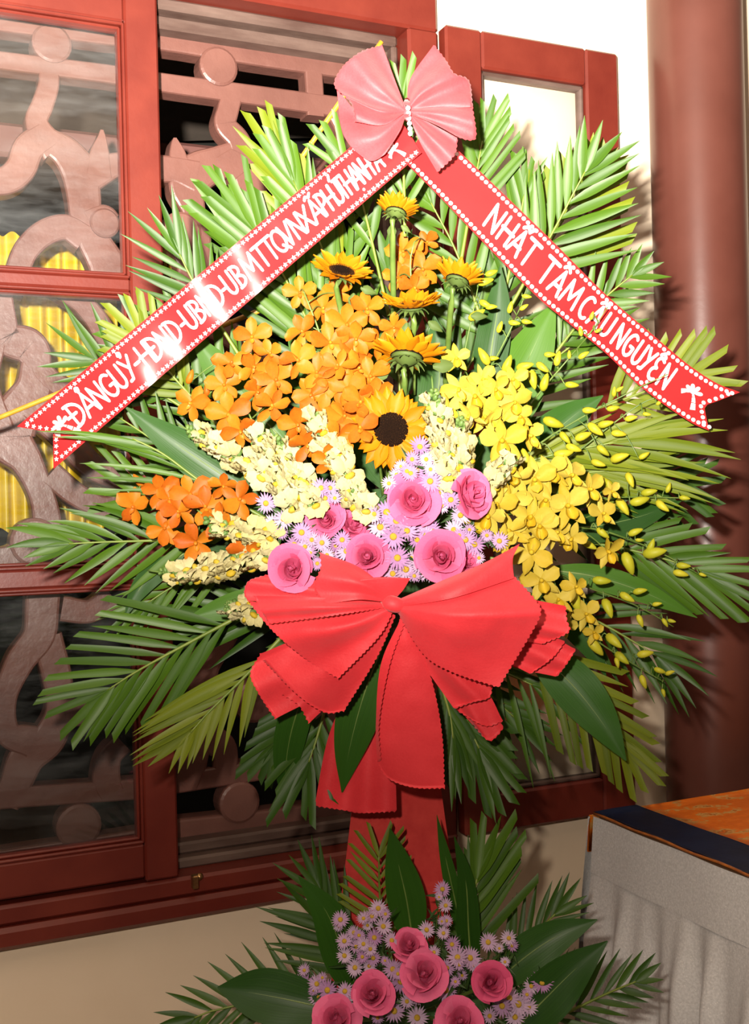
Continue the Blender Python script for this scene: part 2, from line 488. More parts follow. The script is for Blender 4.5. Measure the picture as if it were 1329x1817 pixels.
# latch on the sill
lx, lz = wl(348, 1564, -.05)
la = wbox('latch', lx - .006, lx + .006, -.050, -.032, lz - .016, lz + .010, M['brass'], w1, .002)
v_, q_ = lathe_vf([(0, 0), (.007, 0), (.008, .004), (.005, .008), (0, .009)], 12)
lx2, lz2 = wl(357, 1559, -.05)
obj('latch_knob', v_, q_, M['brass'], la, WMAT @ Matrix.Translation(V((lx2, -.034, lz2))) @ Matrix.Rotation(math.pi / 2, 4, 'X'))

LC = .085       # front of the lattice
LD = .045       # its thickness
def stroke(name, pts, n=None, parent=w1, flat=.9):
    """carved limb: pts (px, py, half width px) drawn in the plane of the lattice"""
    n = n or max(8, 8 * len(pts))
    S = spline(pts, n)
    vs_ = []; fs_ = []
    L = []
    for px, py, hw in S:
        x, z = wl(px, py, LC); x2, _ = wl(px + hw, py, LC)
        L.append((x, z, abs(x2 - x)))
    prof = [(1, 1), (1, -.72), (.93, -.92), (.80, -1), (-.80, -1), (-.93, -.92), (-1, -.72), (-1, 1)]
    off = rnd(0, .002)
    for i, (x, z, hw) in enumerate(L):
        a = L[max(0, i-1)]; b_ = L[min(len(L)-1, i+1)]
        t = V((b_[0] - a[0], 0, b_[1] - a[1])).normalized(); nrm = V((-t.z, 0, t.x))
        for (u, w) in prof:
            p = V((x, LC + LD / 2 + off, z)) + nrm * (u * hw) + V((0, w * LD / 2, 0))
            vs_.append(p)
    m_ = len(prof)
    for i in range(len(L) - 1):
        for k in range(m_):
            k2 = (k + 1) % m_
            fs_.append((i*m_ + k, i*m_ + k2, (i+1)*m_ + k2, (i+1)*m_ + k))
    fs_.append(tuple(range(m_))); fs_.append(tuple((len(L)-1)*m_ + k for k in range(m_)))
    o = obj(name, vs_, fs_, M['lattice'], parent, WMAT, smooth=False)
    fixnorm(o.data)
    return o

def knob(px, py, r, ry=None):
    x, z = wl(px, py, LC); rr = abs(wl(px + r, py, LC)[0] - x)
    v_, q_ = lathe_vf([(0, -.004), (rr * .85, -.004), (rr * .97, -.001), (rr, .004), (rr, .045), (0, .045)], 24)
    o = obj('lattice_knob', v_, q_, M['lattice'], w1, WMAT @ Matrix.Translation(V((x, LC - .001, z))) @ Matrix.Rotation(-math.pi / 2, 4, 'X') @ Matrix.Diagonal((1, (ry or r) / r, 1, 1)), smooth=False)
    fixnorm(o.data)

# horizontal rails of the lattice (top and bottom pairs)
for pts in ([(-140, 22, 14), (205, 66, 14), (280, 68, 18), (480, 100, 18), (720, 132, 18)],
            [(-140, 85, 17), (0, 105, 17), (205, 131, 17), (275, 143, 17), (480, 171, 17), (720, 205, 17)]):
    stroke('lattice_rail', pts, 14)
for pts in ([(-140, 1440, 20), (0, 1419, 20), (240, 1402, 19), (310, 1392, 18), (480, 1365, 18), (720, 1330, 18)],
            [(-140, 1560, 26), (0, 1535, 26), (240, 1500, 26), (310, 1482, 26), (480, 1462, 24), (720, 1425, 22)]):
    stroke('lattice_rail', pts, 14)
stroke('lattice_post', [(557, 112, 16), (560, 160, 16), (562, 205, 16)], 8)
knob(92, 77, 36); knob(388, 118, 34); knob(140, 1466, 41); knob(425, 1424, 36)
BR = 'lattice_branch'
# left bay, upper: stem, shoulders, trunk, lobes and spike
stroke(BR, [(88, 118, 19), (87, 150, 19), (76, 185, 20), (66, 212, 21), (78, 240, 26), (100, 262, 32)])
stroke(BR, [(84, 238, 26), (52, 262, 28), (38, 296, 27), (12, 318, 26), (-40, 322, 26)])
stroke(BR, [(84, 246, 24), (118, 268, 30), (142, 302, 34), (150, 345, 31), (154, 385, 29), (168, 425, 30), (192, 470, 34), (200, 520, 34)])
stroke(BR, [(176, 312, 26), (178, 270, 18), (181, 245, 9), (181, 230, 3)])
stroke(BR, [(150, 312, 34), (185, 298, 26), (215, 288, 20), (245, 285, 18), (285, 300, 20)])
stroke(BR, [(160, 395, 26), (185, 385, 24), (196, 395, 22)])
knob(186, 396, 27)
stroke(BR, [(150, 420, 26), (118, 402, 24), (80, 412, 24), (48, 442, 23), (32, 480, 22), (20, 520, 22)])
# left bay, middle
stroke(BR, [(0, 520, 24), (10, 560, 20), (14, 600, 30), (50, 612, 34), (70, 640, 28)])
stroke(BR, [(62, 640, 24), (60, 690, 34), (30, 740, 42), (20, 780, 44), (48, 818, 30), (72, 870, 24), (84, 920, 26), (82, 980, 30), (80, 1010, 30)])
stroke(BR, [(-10, 610, 22), (-20, 680, 20), (-10, 760, 40)])
stroke(BR, [(60, 720, 30), (120, 780, 26), (170, 830, 24), (240, 850, 24)])
stroke(BR, [(70, 630, 22), (78, 660, 20), (120, 690, 22), (190, 700, 22)])
stroke(BR, [(84, 500, 16), (150, 540, 20), (190, 600, 22), (200, 680, 22)])
stroke(BR, [(90, 840, 24), (140, 880, 22), (190, 900, 20), (240, 880, 20)])
knob(62, 962, 45)
stroke(BR, [(62, 962, 36), (20, 985, 20), (-30, 990, 20)])
stroke(BR, [(110, 940, 22), (160, 985, 22), (210, 1010, 24)])
# left bay, lower
stroke(BR, [(78, 1030, 32), (76, 1080, 31), (70, 1130, 30), (36, 1176, 27), (10, 1240, 22), (14, 1300, 24), (58, 1318, 30)])
stroke(BR, [(84, 1130, 28), (102, 1200, 27), (108, 1260, 26), (88, 1312, 32), (50, 1345, 34), (30, 1390, 30), (10, 1430, 26)])
stroke(BR, [(110, 1080, 24), (160, 1085, 22), (200, 1060, 24)])
stroke(BR, [(118, 1270, 24), (175, 1262, 20), (220, 1240, 22)])
stroke(BR, [(220, 1320, 20), (196, 1345, 22), (190, 1385, 26), (200, 1410, 24)])
# middle bay, upper
stroke(BR, [(414, 165, 19), (406, 195, 19), (402, 220, 20), (424, 246, 21), (430, 275, 24), (400, 300, 28)])
stroke(BR, [(430, 268, 22), (392, 286, 28), (352, 304, 34), (335, 330, 34), (345, 372, 22), (352, 410, 24), (352, 470, 26)])
stroke(BR, [(350, 312, 30), (312, 300, 24), (280, 298, 24), (250, 300, 20)])
stroke(BR, [(322, 300, 20), (316, 270, 15), (312, 252, 8), (311, 244, 3)])
stroke(BR, [(420, 280, 26), (440, 312, 26), (452, 350, 28), (470, 400, 30), (500, 440, 30)])
knob(322, 412, 36)
stroke(BR, [(322, 420, 30), (345, 470, 30), (340, 530, 28), (360, 600, 28)])
stroke(BR, [(600, 190, 22), (620, 240, 22), (600, 300, 26), (560, 340, 26)])
stroke(BR, [(310, 520, 24), (350, 560, 24), (420, 600, 24), (480, 640, 24)])
stroke(BR, [(320, 780, 26), (360, 850, 26), (330, 940, 26), (380, 1010, 28)])
# middle bay, lower
stroke(BR, [(400, 1120, 28), (360, 1190, 30), (372, 1250, 28), (352, 1310, 28), (340, 1360, 28), (330, 1395, 24)])
stroke(BR, [(372, 1310, 26), (398, 1330, 24), (402, 1370, 22)])
knob(452, 1245, 36)
stroke(BR, [(452, 1245, 28), (500, 1220, 24), (560, 1250, 24), (600, 1330, 24)])

# ---- window_2: glazed sash that stays shut over the left bay
w2 = empty('window_2', WMAT @ V((X_SO, 0, Z_SILL1)), kind='structure')
zr = lambda px, py: wl(px, py, -.035)[1]
SY0, SY1 = -.035, .004
XSL = X_SO - .56
Z2T = zr(100, -55)
wbox('stile', X_SI + .012, X_SO, SY0, SY1, Z_SILL1, Z2T, R, w2, .004)
wbox('stile', XSL - .06, XSL, SY0, SY1, Z_SILL1, Z2T, R, w2, .004)
zrails = [(zr(100, 1583), zr(100, 1520)), (zr(50, 1045), zr(50, 1011)), (zr(100, 510), zr(100, 486)), (zr(100, 20), Z2T)]
for za, zb in zrails:
    wbox('rail', XSL, X_SI + .012, SY0, SY1, za, zb, R, w2, .004)
def bead_ring(xa, xb, za, zb, parent):
    """two stepped beads round a pane"""
    for k, (w, y) in enumerate(((.006, SY0 - .000), (.006, SY0 + .008))):
        o = k * .0062
        for (a, b, c, d) in ((xa + o, xa + o + w, za + o, zb - o), (xb - o - w, xb - o, za + o, zb - o),
                             (xa + o, xb - o, za + o, za + o + w), (xa + o, xb - o, zb - o - w, zb - o)):
            wbox('bead', a, b, y, SY1 - .002, c, d, R, parent, .0022)
for (lo, hi) in zip(zrails[:-1], zrails[1:]):
    bead_ring(XSL, X_SI + .0125, lo[1], hi[0], w2)
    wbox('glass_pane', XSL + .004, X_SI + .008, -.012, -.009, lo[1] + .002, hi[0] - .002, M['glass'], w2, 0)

# ---- window_3: casement leaf swung right back against the wall
w3 = empty('window_3', WMAT @ V((X_FR, 0, wl(1000, 1458, -.05)[1])), kind='structure')
c3 = -.055
xa3 = X_FR + .004; xb3 = wl(1113, 750, c3)[0]; xi3 = wl(1056, 750, c3)[0]
zt3 = wl(930, 66, c3)[1]; zti = wl(930, 132, c3)[1]; zb3 = wl(1000, 1458, c3)[1]; zbi = wl(950, 1399, c3)[1]
wbox('stile', xi3, xb3, c3, -.018, zb3, zt3, R, w3, .005)
wbox('stile', xa3, xa3 + (xb3 - xi3), c3, -.018, zb3, zt3, R, w3, .005)
wbox('rail', xa3 + (xb3 - xi3), xi3, c3, -.018, zti, zt3, R, w3, .005)
wbox('rail', xa3 + (xb3 - xi3), xi3, c3, -.018, zb3, zbi, R, w3, .005)
for (a, b, c, d) in ((xi3 - .010, xi3, zbi, zti), (xa3 + xb3 - xi3, xa3 + xb3 - xi3 + .01, zbi, zti), (xa3 + xb3 - xi3, xi3, zti - .010, zti), (xa3 + xb3 - xi3, xi3, zbi, zbi + .010)):
    wbox('bead', a, b, c3 + .012, -.020, c, d, M['grey_wood'], w3, .003)
wbox('glass_pane', xa3 + (xb3 - xi3) - .002, xi3 + .002, -.036, -.033, zbi - .002, zti + .002, M['glass2'], w3, 0)

# ---- outside the lattice: a far beam and yellow cloth
bx0, bz0 = wl(-200, 232, .62); bx1, _ = wl(620, 300, .62)
bz1 = wl(420, 318, .62)[1]; bz2 = wl(420, 262, .62)[1]
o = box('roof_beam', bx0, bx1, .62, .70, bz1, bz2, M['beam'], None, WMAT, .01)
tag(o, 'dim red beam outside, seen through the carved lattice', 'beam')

o = box('night_backdrop', -3.2, 3.0, 2.2, 2.3, -.1, 4.6, M['backdrop_dark'], None, WMAT, 0)  # dark panel added to hide the ambient world glow behind the lattice
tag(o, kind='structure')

def cloth_sheet(name, x0, x1, z0, z1, y, amp, n, mat, label, cat):
    vs_ = []; fs_ = []
    nu, nv = 90, 8
    for j in range(nv + 1):
        v = j / nv
        for i in range(nu + 1):
            u = i / nu
            vs_.append((x0 + (x1 - x0) * u, y + amp * math.sin(u * n * 6.283 + .6 * math.sin(u * 17)) * (.5 + .5 * (1 - v)) + .01 * math.sin(u * 61), z0 + (z1 - z0) * v + .006 * math.sin(u * n * 6.283)))
    for j in range(nv):
        for i in range(nu):
            a = j * (nu + 1) + i
            fs_.append((a, a + 1, a + nu + 2, a + nu + 1))
    o = obj(name, vs_, fs_, mat, None, WMAT)
    tag(o, label, cat)
x0, z1_ = wl(-160, 402, .40); x1, z0_ = wl(215, 935, .40)
cloth_sheet('yellow_drape', x0, x1, z0_, z1_, .40, .020, 11, M['yellow_cloth'], 'bright yellow pleated cloth hanging outside behind the glazed sash', 'cloth')
x0, z1_ = wl(292, 466, .30); x1, z0_ = wl(330, 520, .30)
cloth_sheet('yellow_drape', x0, x1, z0_, z1_, .30, .006, 2, M['yellow_cloth'], 'small scrap of yellow cloth behind the lattice beside the red stile', 'cloth')

# ---- column
ccx, _ = wl(1254, 908, 0)
cyl_c = WMAT @ V((ccx, 0, 0)) - W_N * .150
ccp = V((cyl_c.x, cyl_c.y, 0))
CR = 82 / F_PX * ccp.y
ccp.x = (1254 - 664.5) / F_PX * ccp.y
prof = [(CR * 1.25, 0), (CR * 1.25, .10), (CR * 1.16, .13), (CR * 1.16, .16), (CR, .19)] + [(CR, .2 + .25 * k) for k in range(11)]
v_, q_ = lathe_vf(prof, 48)
o = obj('round_column', v_, q_, M['column'], None, Matrix.Translation(ccp))
tag(o, 'tall round glossy maroon column standing against the white wall', 'column')

# ---- altar table (edge square to the wall)
tc = at(1056, 1446, 2.14)                       # far left corner of the top
TZ = tc.z
e_w = V((math.cos(TH), math.sin(TH), 0))        # along the wall to the right
e_n = -W_N                                      # towards the room
TM = Matrix(((e_w.x, e_n.x, 0, tc.x), (e_w.y, e_n.y, 0, tc.y), (0, 0, 1, 0), (0, 0, 0, 1)))
tb = empty('altar_table', (tc.x, tc.y, 0), 'altar table under grey sparkle skirt at lower right, orange and navy cloth on top', 'table')
TW, TD = .95, 1.25
box('table_top', .004, TW, .004, TD, TZ - .03, TZ - .002, M['table_wood'], tb, TM, .003)
for (x, y) in ((.05, .05), (TW - .05, .05), (.05, TD - .05), (TW - .05, TD - .05)):
    box('leg', x - .025, x + .025, y - .025, y + .025, 0, TZ - .03, M['table_wood'], tb, TM, .004)
# brocade cloth on the top, its navy border and its piping
def top_cloth(name, x0, x1, y0, y1, z, mat, parent):
    vs_ = []; fs_ = []; nx, ny = 24, 30
    for j in range(ny + 1):
        for i in range(nx + 1):
            x = x0 + (x1 - x0) * i / nx; y = y0 + (y1 - y0) * j / ny
            vs_.append((x, y, z + .0025 * mnoise.noise(V((x * 9, y * 9, 3)))))
    for j in range(ny):
        for i in range(nx):
            a = j * (nx + 1) + i; fs_.append((a, a + 1, a + nx + 2, a + nx + 1))
    k = len(vs_)
    vs_ += [(v[0], v[1], z - .0030) for v in vs_]
    fs_ += [tuple(i + k for i in reversed(f)) for f in fs_]
    for i in range(nx): fs_ += [(i, i + 1, i + 1 + k, i + k), (ny*(nx+1)+i+1, ny*(nx+1)+i, ny*(nx+1)+i+k, ny*(nx+1)+i+1+k)]
    for j in range(ny): a = j*(nx+1); fs_ += [(a+nx+1, a, a+k, a+nx+1+k), (a+nx, a+2*nx+1, a+2*nx+1+k, a+nx+k)]
    return obj(name, vs_, fs_, mat, parent, TM)
tcl = empty('altar_cloth', TM @ V((.3, .4, TZ)), 'orange gold-figured brocade cloth with a navy satin border, laid on the table', 'tablecloth')
NB = .098
top_cloth('brocade', NB, TW, .0, TD, TZ + .003, M['brocade'], tcl)
top_cloth('navy_border', -.002, NB, -.002, TD, TZ + .006, M['navy'], tcl)
v_, q_ = tube_vf([(-.003, y, TZ + .003 + .0012 * math.sin(y * 40)) for y in [i * TD / 40 for i in range(41)]], .0026, 6)
obj('piping', v_, q_, M['piping'], tcl, TM)
# orange corner of cloth falling behind the corner of the table
v_, q_ = box_vf(-.008, .02, -.010, -.006, TZ - .070, TZ - .001, .001)
vv = []
for p in v_:
    p = V(p); k = (TZ - p.z) / .085
    vv.append(p + V((-.008 * k if p.x < 0 else -.026 * k, 0, 0)))
obj('hanging_corner', vv, q_, M['brocade'], tcl, TM)
# skirt: a flat band above, gathers below
def skirt_face(name, fn, nu, nv, mat, parent):
    vs_ = []; fs_ = []
    for j in range(nv + 1):
        for i in range(nu + 1): vs_.append(fn(i / nu, j / nv))
    for j in range(nv):
        for i in range(nu):
            a = j * (nu + 1) + i; fs_.append((a, a + 1, a + nu + 2, a + nu + 1))
    return obj(name, vs_, fs_, mat, parent, TM)
SB = .105
def band(u, v): return V((-.004 - .010 * v + .0015 * math.sin(u * 40), u * TD, TZ - .002 - SB * v))
def fold(u): return math.sin(u * 74 + 1.4 * math.sin(u * 23)) + .45 * math.sin(u * 141 + 2)
def pleat(u, v):
    k = min(1, v * 6)
    return V((-.012 - .030 * v - (.009 + .012 * v) * k * (1 + fold(u)), u * TD + .006 * v * math.sin(u * 55), TZ - .002 - SB - (TZ - SB - .012) * v))
skirt_face('skirt_band', band, 60, 3, M['skirt'], tb)
skirt_face('skirt_gathers', pleat, 420, 16, M['skirt'], tb)
# skirt round the back corner
def backp(u, v):
    k = min(1, v * 5)
    return V((u * TW * .9 - .012 - .035 * v * (1 - u), -.006 - .035 * v - (.008 + .014 * v) * k * (1 + math.sin(u * 70)), TZ - .003 - (TZ - .014) * v))
skirt_face('skirt_gathers', backp, 120, 12, M['skirt'], tb)
# ================================================================== foliage
O_C = (690, 900)
def Yd(px, py):
    """depth of the front of the domed upper arrangement at a pixel"""
    d = ((px - 690) / 540) ** 2 + ((py - 900) / 470) ** 2
    return 1.80 - .23 * max(0.0, 1 - d) ** .8

GREENS = {0: 'leaflet', 1: 'leaflet_yellow', 2: 'leaflet_dark'}

def leaf_strip(B, d, L, w, nrm, bend, cut, n=8, fold=.14):
    """folded narrow leaflet: returns verts, faces, uv"""
    vs_ = []; fs_ = []; uv = []
    d = d.normalized()
    k_end = 1.0
    for i in range(n + 1):
        s = i / n
        P = B + d * (L * s) + bend * (L * s * s)
        T = (d + bend * (2 * s)).normalized()
        side = T.cross(nrm).normalized(); N = side.cross(T)
        prof = min(1.0, .28 + 2.6 * s) if s < .3 else 1.0
        if cut: prof *= 1 - .30 * max(0, s - .4) / .6
        else: prof *= max(.03, 1 - max(0, (s - .38) / .62) ** 1.7)
        hw = w * .5 * prof
        sl = (.35 * w if (cut and i == n) else 0)
        vs_ += [P - side * hw + T * sl, P - N * (fold * hw * 2), P + side * hw - T * sl]
        uv += [(0, s), (.5, s), (1, s)]
    for i in range(n):
        a = i * 3
        fs_ += [(a, a + 1, a + 4, a + 3), (a + 1, a + 2, a + 5, a + 4)]
    return vs_, fs_, uv

def frond(label, pts, Y, n, lens, angs, w=13, cut=False, col=0, droop=.10, start=.18, sides='LR', group=None, jit=.08, arch=0.0, back=.02, tipfan=True):
    """palm frond. pts: rachis pixels, base to tip; Y: (base depth, tip depth); n leaflets a side;
    lens: (px at base, px at tip) or a pair of such for L and R; angs: degrees from the rachis (base, tip), same"""
    k = len(pts)
    S = spline([(p[0], p[1], Y[0] + (Y[1] - Y[0]) * (i / (k - 1))) for i, p in enumerate(pts)], 26)
    # keep the depth from dominating the arc length: it is in metres, harmless
    P = [at(a, b, c) for a, b, c in S]
    th = empty('palm_frond', P[0], label, 'palm frond', group or 'palm fronds of the wreath')
    v_, q_ = tube_vf(P, [.0030 * (1 - .72 * i / 25) + .0004 for i in range(26)], 6)
    obj('rachis', v_, q_, M['rachis'], th)
    if not isinstance(lens[0], (tuple, list)): lens = (lens, lens)
    if not isinstance(angs[0], (tuple, list)): angs = (angs, angs)
    mat = M[GREENS[col]]
    def one(f, side, ln, an):
        i = min(24.999, f * 25); a = int(i); t = i - a
        B = P[a].lerp(P[a + 1], t); Yb = S[a][2]
        T = (P[min(25, a + 2)] - P[max(0, a - 1)]).normalized()
        view = (B - CAM).normalized()
        T2 = (T - view * T.dot(view) * .6).normalized()
        sd = T2.cross(-view).normalized()          # to the right of the direction of growth, seen by the camera
        sg = -1 if side == 'L' else 1
        th_ = math.radians(an + rnd(-1, 1) * jit * 60)
        d = T2 * math.cos(th_) + sd * (sg * math.sin(th_)) + view * rnd(-.06, .10)
        L = msize(ln, Yb) * 1.10 * rnd(1 - jit * 1.4, 1 + jit)
        # bend back towards the rachis line plus gravity
        bend = (-sd * sg * arch) + V((0, 0, -1)) * droop * rnd(.6, 1.4) + view * (back + rnd(-.04, .04))
        nrm = (-view + sd * sg * rnd(-.35, .25) + V((0, 0, rnd(-.1, .35)))).normalized()
        v_, q_, uv = leaf_strip(B, d, L, msize(w, Yb) * rnd(.86, 1.14), nrm, bend, cut and random.random() < .9)
        obj('leaflet', v_, q_, mat, th, uv=uv)
    for j in range(n):
        f = start + (1 - start) * (j + .5) / n
        g = (j + .5) / n
        for si, side in enumerate('LR'):
            if side not in sides: continue
            ff = min(.995, f + (.5 / n * (1 - start) * (.5 if side == 'R' else 0)))
            ln = lens[si][0] + (lens[si][1] - lens[si][0]) * g
            if len(lens[si]) > 2: ln *= 1
            an = angs[si][0] + (angs[si][1] - angs[si][0]) * g
            one(ff, side, ln, an)
    if tipfan:
        one(.999, 'L', lens[0][1] * .9, angs[0][1] * .45); one(.999, 'R', lens[1][1] * .9, angs[1][1] * .45)
    return th

B1, B2, B3 = 1.80, 1.83, 1.86
# ---- left side, top to bottom
frond('palm frond with square-cut bright tips above the middle of the left banner', [(610, 700), (520, 520), (455, 410)], (1.80, 1.79), 8, ((175, 135), (150, 120)), ((26, 20), (24, 18)), 17, True, 0, 0, .22, back=0)
frond('palm frond with square-cut bright tips just left of the top bow', [(650, 660), (575, 450), (520, 320)], (1.81, 1.80), 8, ((150, 100), (140, 100)), ((24, 16), (22, 16)), 16, True, 0, 0, .25, back=0)
frond('few tall palm leaflets rising beside the lower left of the top bow', [(690, 560), (640, 350), (610, 290)], (1.82, 1.81), 4, (110, 90), (26, 20), 14, True, 0, 0, .35)
frond('palm frond fanned dark green over the red window stile', [(430, 640), (350, 512), (318, 450)], (1.79, 1.76), 7, ((150, 105), (130, 105)), ((44, 26), (30, 20)), 14, False, 2, .03, .25)
frond('trimmed palm frond poking above the left banner near its lower third', [(400, 770), (300, 660), (258, 606)], (1.80, 1.78), 7, ((120, 90), (115, 95)), ((42, 22), (40, 24)), 16, True, 1, 0, .38, back=0)
frond('palm frond spreading left above the lower end of the left banner', [(360, 745), (240, 672), (168, 638)], (1.82, 1.80), 7, ((120, 95), (130, 110)), ((46, 30), (48, 34)), 14, False, 2, .03, .30)
frond('palm frond whose arching leaflets cross over the left banner tails', [(480, 925), (365, 860), (290, 806), (235, 778)], (1.69, 1.655), 7, ((215, 165), (130, 90)), ((17, 14), (40, 32)), 10, False, 0, .12, .22, sides='L', jit=.04, tipfan=False)
frond('palm frond under the lower edge of the left banner beside its tails', [(470, 915), (360, 850), (270, 780), (210, 740)], (1.76, 1.75), 7, ((90, 70), (120, 90)), ((34, 24), (42, 30)), 13, False, 2, .04, .25)
frond('palm frond fanning flat left below the orange orchids', [(440, 950), (300, 958), (180, 962), (122, 965)], (1.73, 1.70), 8, ((150, 80), (190, 110)), ((40, 22), (38, 26)), 16, False, 0, .12, .26, arch=.10, jit=.05)
frond('palm frond crossing behind the lower orange orchids', [(520, 940), (380, 925), (250, 880)], (1.80, 1.78), 8, ((130, 100), (150, 110)), ((44, 30), (42, 30)), 16, True, 0, .03, .2)
frond('palm frond hanging down left beneath the lowest cream snapdragons', [(470, 985), (360, 1015), (300, 1045), (262, 1070)], (1.76, 1.74), 6, ((120, 80), (130, 90)), ((34, 20), (30, 20)), 13, False, 0, .10, .25)
frond('palm frond reaching down left with square-cut leaflets over the dark lattice', [(450, 1080), (340, 1138), (245, 1190), (190, 1225)], (1.70, 1.68), 9, ((190, 110), (200, 120)), ((31, 20), (46, 24)), 16, True, 0, .05, .14, jit=.04, back=.01)
frond('yellower palm frond curling down beside the large bow', [(500, 1130), (430, 1205), (372, 1262), (338, 1300)], (1.68, 1.66), 8, ((125, 70), (210, 95)), ((30, 18), (27, 20)), 14, False, 1, .12, .16, jit=.05, arch=-.04)
frond('palm frond in deep green behind the left edge of the large bow', [(560, 1080), (470, 1090), (400, 1100)], (1.78, 1.76), 6, ((150, 140), (140, 120)), ((24, 14), (36, 24)), 17, False, 2, .05, .2)
frond('palm frond hanging straight down left of the long bow tail', [(585, 1230), (562, 1310), (548, 1352)], (1.70, 1.68), 5, ((95, 100), (130, 105)), ((42, 20), (30, 18)), 17, True, 2, .05, .2)
frond('dark palm frond under the lower left loops of the large bow', [(570, 1200), (520, 1275), (490, 1320)], (1.76, 1.75), 5, ((80, 70), (90, 80)), ((36, 20), (36, 20)), 17, True, 2, .05, .2)
frond('palm frond of long trimmed blades halfway up the left banner', [(590, 690), (480, 500), (420, 425)], (1.83, 1.82), 7, ((150, 110), (160, 120)), ((24, 16), (30, 20)), 18, True, 0, 0, .25, back=0)
frond('palm frond of bright blades behind the upper left banner', [(640, 640), (560, 430), (500, 300)], (1.84, 1.83), 8, ((150, 110), (130, 110)), ((26, 18), (20, 14)), 18, True, 1, 0, .25, back=0)
frond('palm frond of trimmed pale blades above the lower left banner', [(440, 800), (330, 680), (268, 630)], (1.84, 1.82), 7, ((130, 100), (140, 110)), ((40, 24), (46, 28)), 16, True, 0, 0, .25, back=0)
# ---- top
frond('upright palm frond standing behind the top bow', [(718, 420), (716, 290), (712, 190)], (1.72, 1.70), 6, (95, 85), (34, 14), 15, True, 0, 0, .1)
frond('palm frond rising right of the top bow against the white pane', [(815, 480), (843, 320), (856, 250)], (1.80, 1.79), 7, ((80, 70), (135, 80)), ((34, 18), (36, 18)), 13, True, 0, 0, .3, jit=.05)
frond('narrow palm frond between the top bow and the big right frond', [(880, 590), (915, 430), (930, 345)], (1.82, 1.81), 6, ((100, 75), (90, 70)), ((30, 16), (30, 16)), 14, True, 0, 0, .3)
frond('big glossy palm frond fanning over the upper right of the wreath', [(880, 590), (979, 415), (1016, 346), (1038, 305)], (1.78, 1.74), 8, ((170, 95), (175, 95)), ((34, 24), (50, 30)), 18, False, 0, .02, .3, jit=.05)
frond('yellow-green trimmed palm frond tucked behind the big right frond', [(890, 580), (985, 415), (1024, 345), (1046, 312)], (1.83, 1.81), 8, ((160, 70), (170, 75)), ((34, 22), (46, 28)), 19, True, 1, 0, .3, back=0)
frond('palm frond of thin leaflets beside the casement stile, right of the banner', [(930, 700), (1030, 570), (1085, 518), (1122, 488)], (1.82, 1.80), 8, ((140, 60), (100, 62)), ((42, 28), (46, 34)), 14, False, 0, .04, .32, jit=.05)
frond('palm frond flaring past the forked end of the right banner', [(1000, 745), (1130, 700), (1215, 668)], (1.82, 1.80), 7, ((120, 95), (120, 95)), ((50, 30), (34, 24)), 15, True, 1, 0, .32, jit=.05, back=0)
frond('long yellowish palm frond sweeping right below the right banner', [(830, 850), (985, 806), (1095, 784)], (1.78, 1.74), 7, ((180, 190), (200, 200)), ((17, 9), (22, 14)), 17, False, 1, .10, .22, jit=.06)
frond('yellowish palm frond sweeping right through the yellow buds', [(840, 870), (980, 845), (1080, 835)], (1.80, 1.77), 7, ((170, 180), (190, 190)), ((18, 10), (20, 14)), 15, False, 1, .12, .22, jit=.06)
frond('dark palm frond spread on the column side behind the buds', [(960, 830), (1120, 846), (1205, 858)], (1.88, 1.87), 7, (130, 80), (38, 30), 15, True, 2, .03, .3)
frond('palm frond reaching right past the column edge', [(960, 950), (1100, 972), (1190, 995), (1245, 1014)], (1.82, 1.78), 7, ((150, 95), (180, 130)), ((30, 20), (27, 18)), 15, True, 0, .04, .28, jit=.05)
frond('drooping palm frond under the lowest yellow orchid spray', [(930, 1050), (1050, 1098), (1130, 1142), (1165, 1165)], (1.82, 1.79), 7, ((150, 110), (130, 110)), ((38, 24), (34, 24)), 13, False, 2, .16, .2)
frond('palm frond of parallel leaflets behind the broad leaf at lower right', [(880, 1105), (985, 1185), (1062, 1262), (1108, 1322)], (1.76, 1.73), 8, ((150, 90), (165, 90)), ((26, 18), (44, 26)), 15, True, 1, .03, .22, jit=.04, arch=.02)
frond('palm frond of thin arched leaflets under the right bow loops', [(800, 1130), (880, 1185), (945, 1215)], (1.78, 1.76), 6, ((90, 80), (170, 150)), ((20, 14), (54, 50)), 11, False, 0, .08, .2)
frond('dark palm frond angled right below the bow loops', [(770, 1130), (850, 1215), (915, 1275)], (1.80, 1.79), 6, ((110, 90), (110, 90)), ((30, 18), (28, 18)), 14, False, 2, .03, .25)
frond('palm frond hanging down right of the long bow tail', [(800, 1180), (830, 1282), (850, 1328)], (1.70, 1.68), 6, ((120, 110), (130, 120)), ((40, 20), (26, 14)), 18, True, 2, .05, .2)
frond('narrow palm frond close against the right edge of the long bow tail', [(765, 1160), (796, 1260), (804, 1310)], (1.69, 1.68), 5, (125, 110), (20, 8), 15, False, 2, .02, .2)
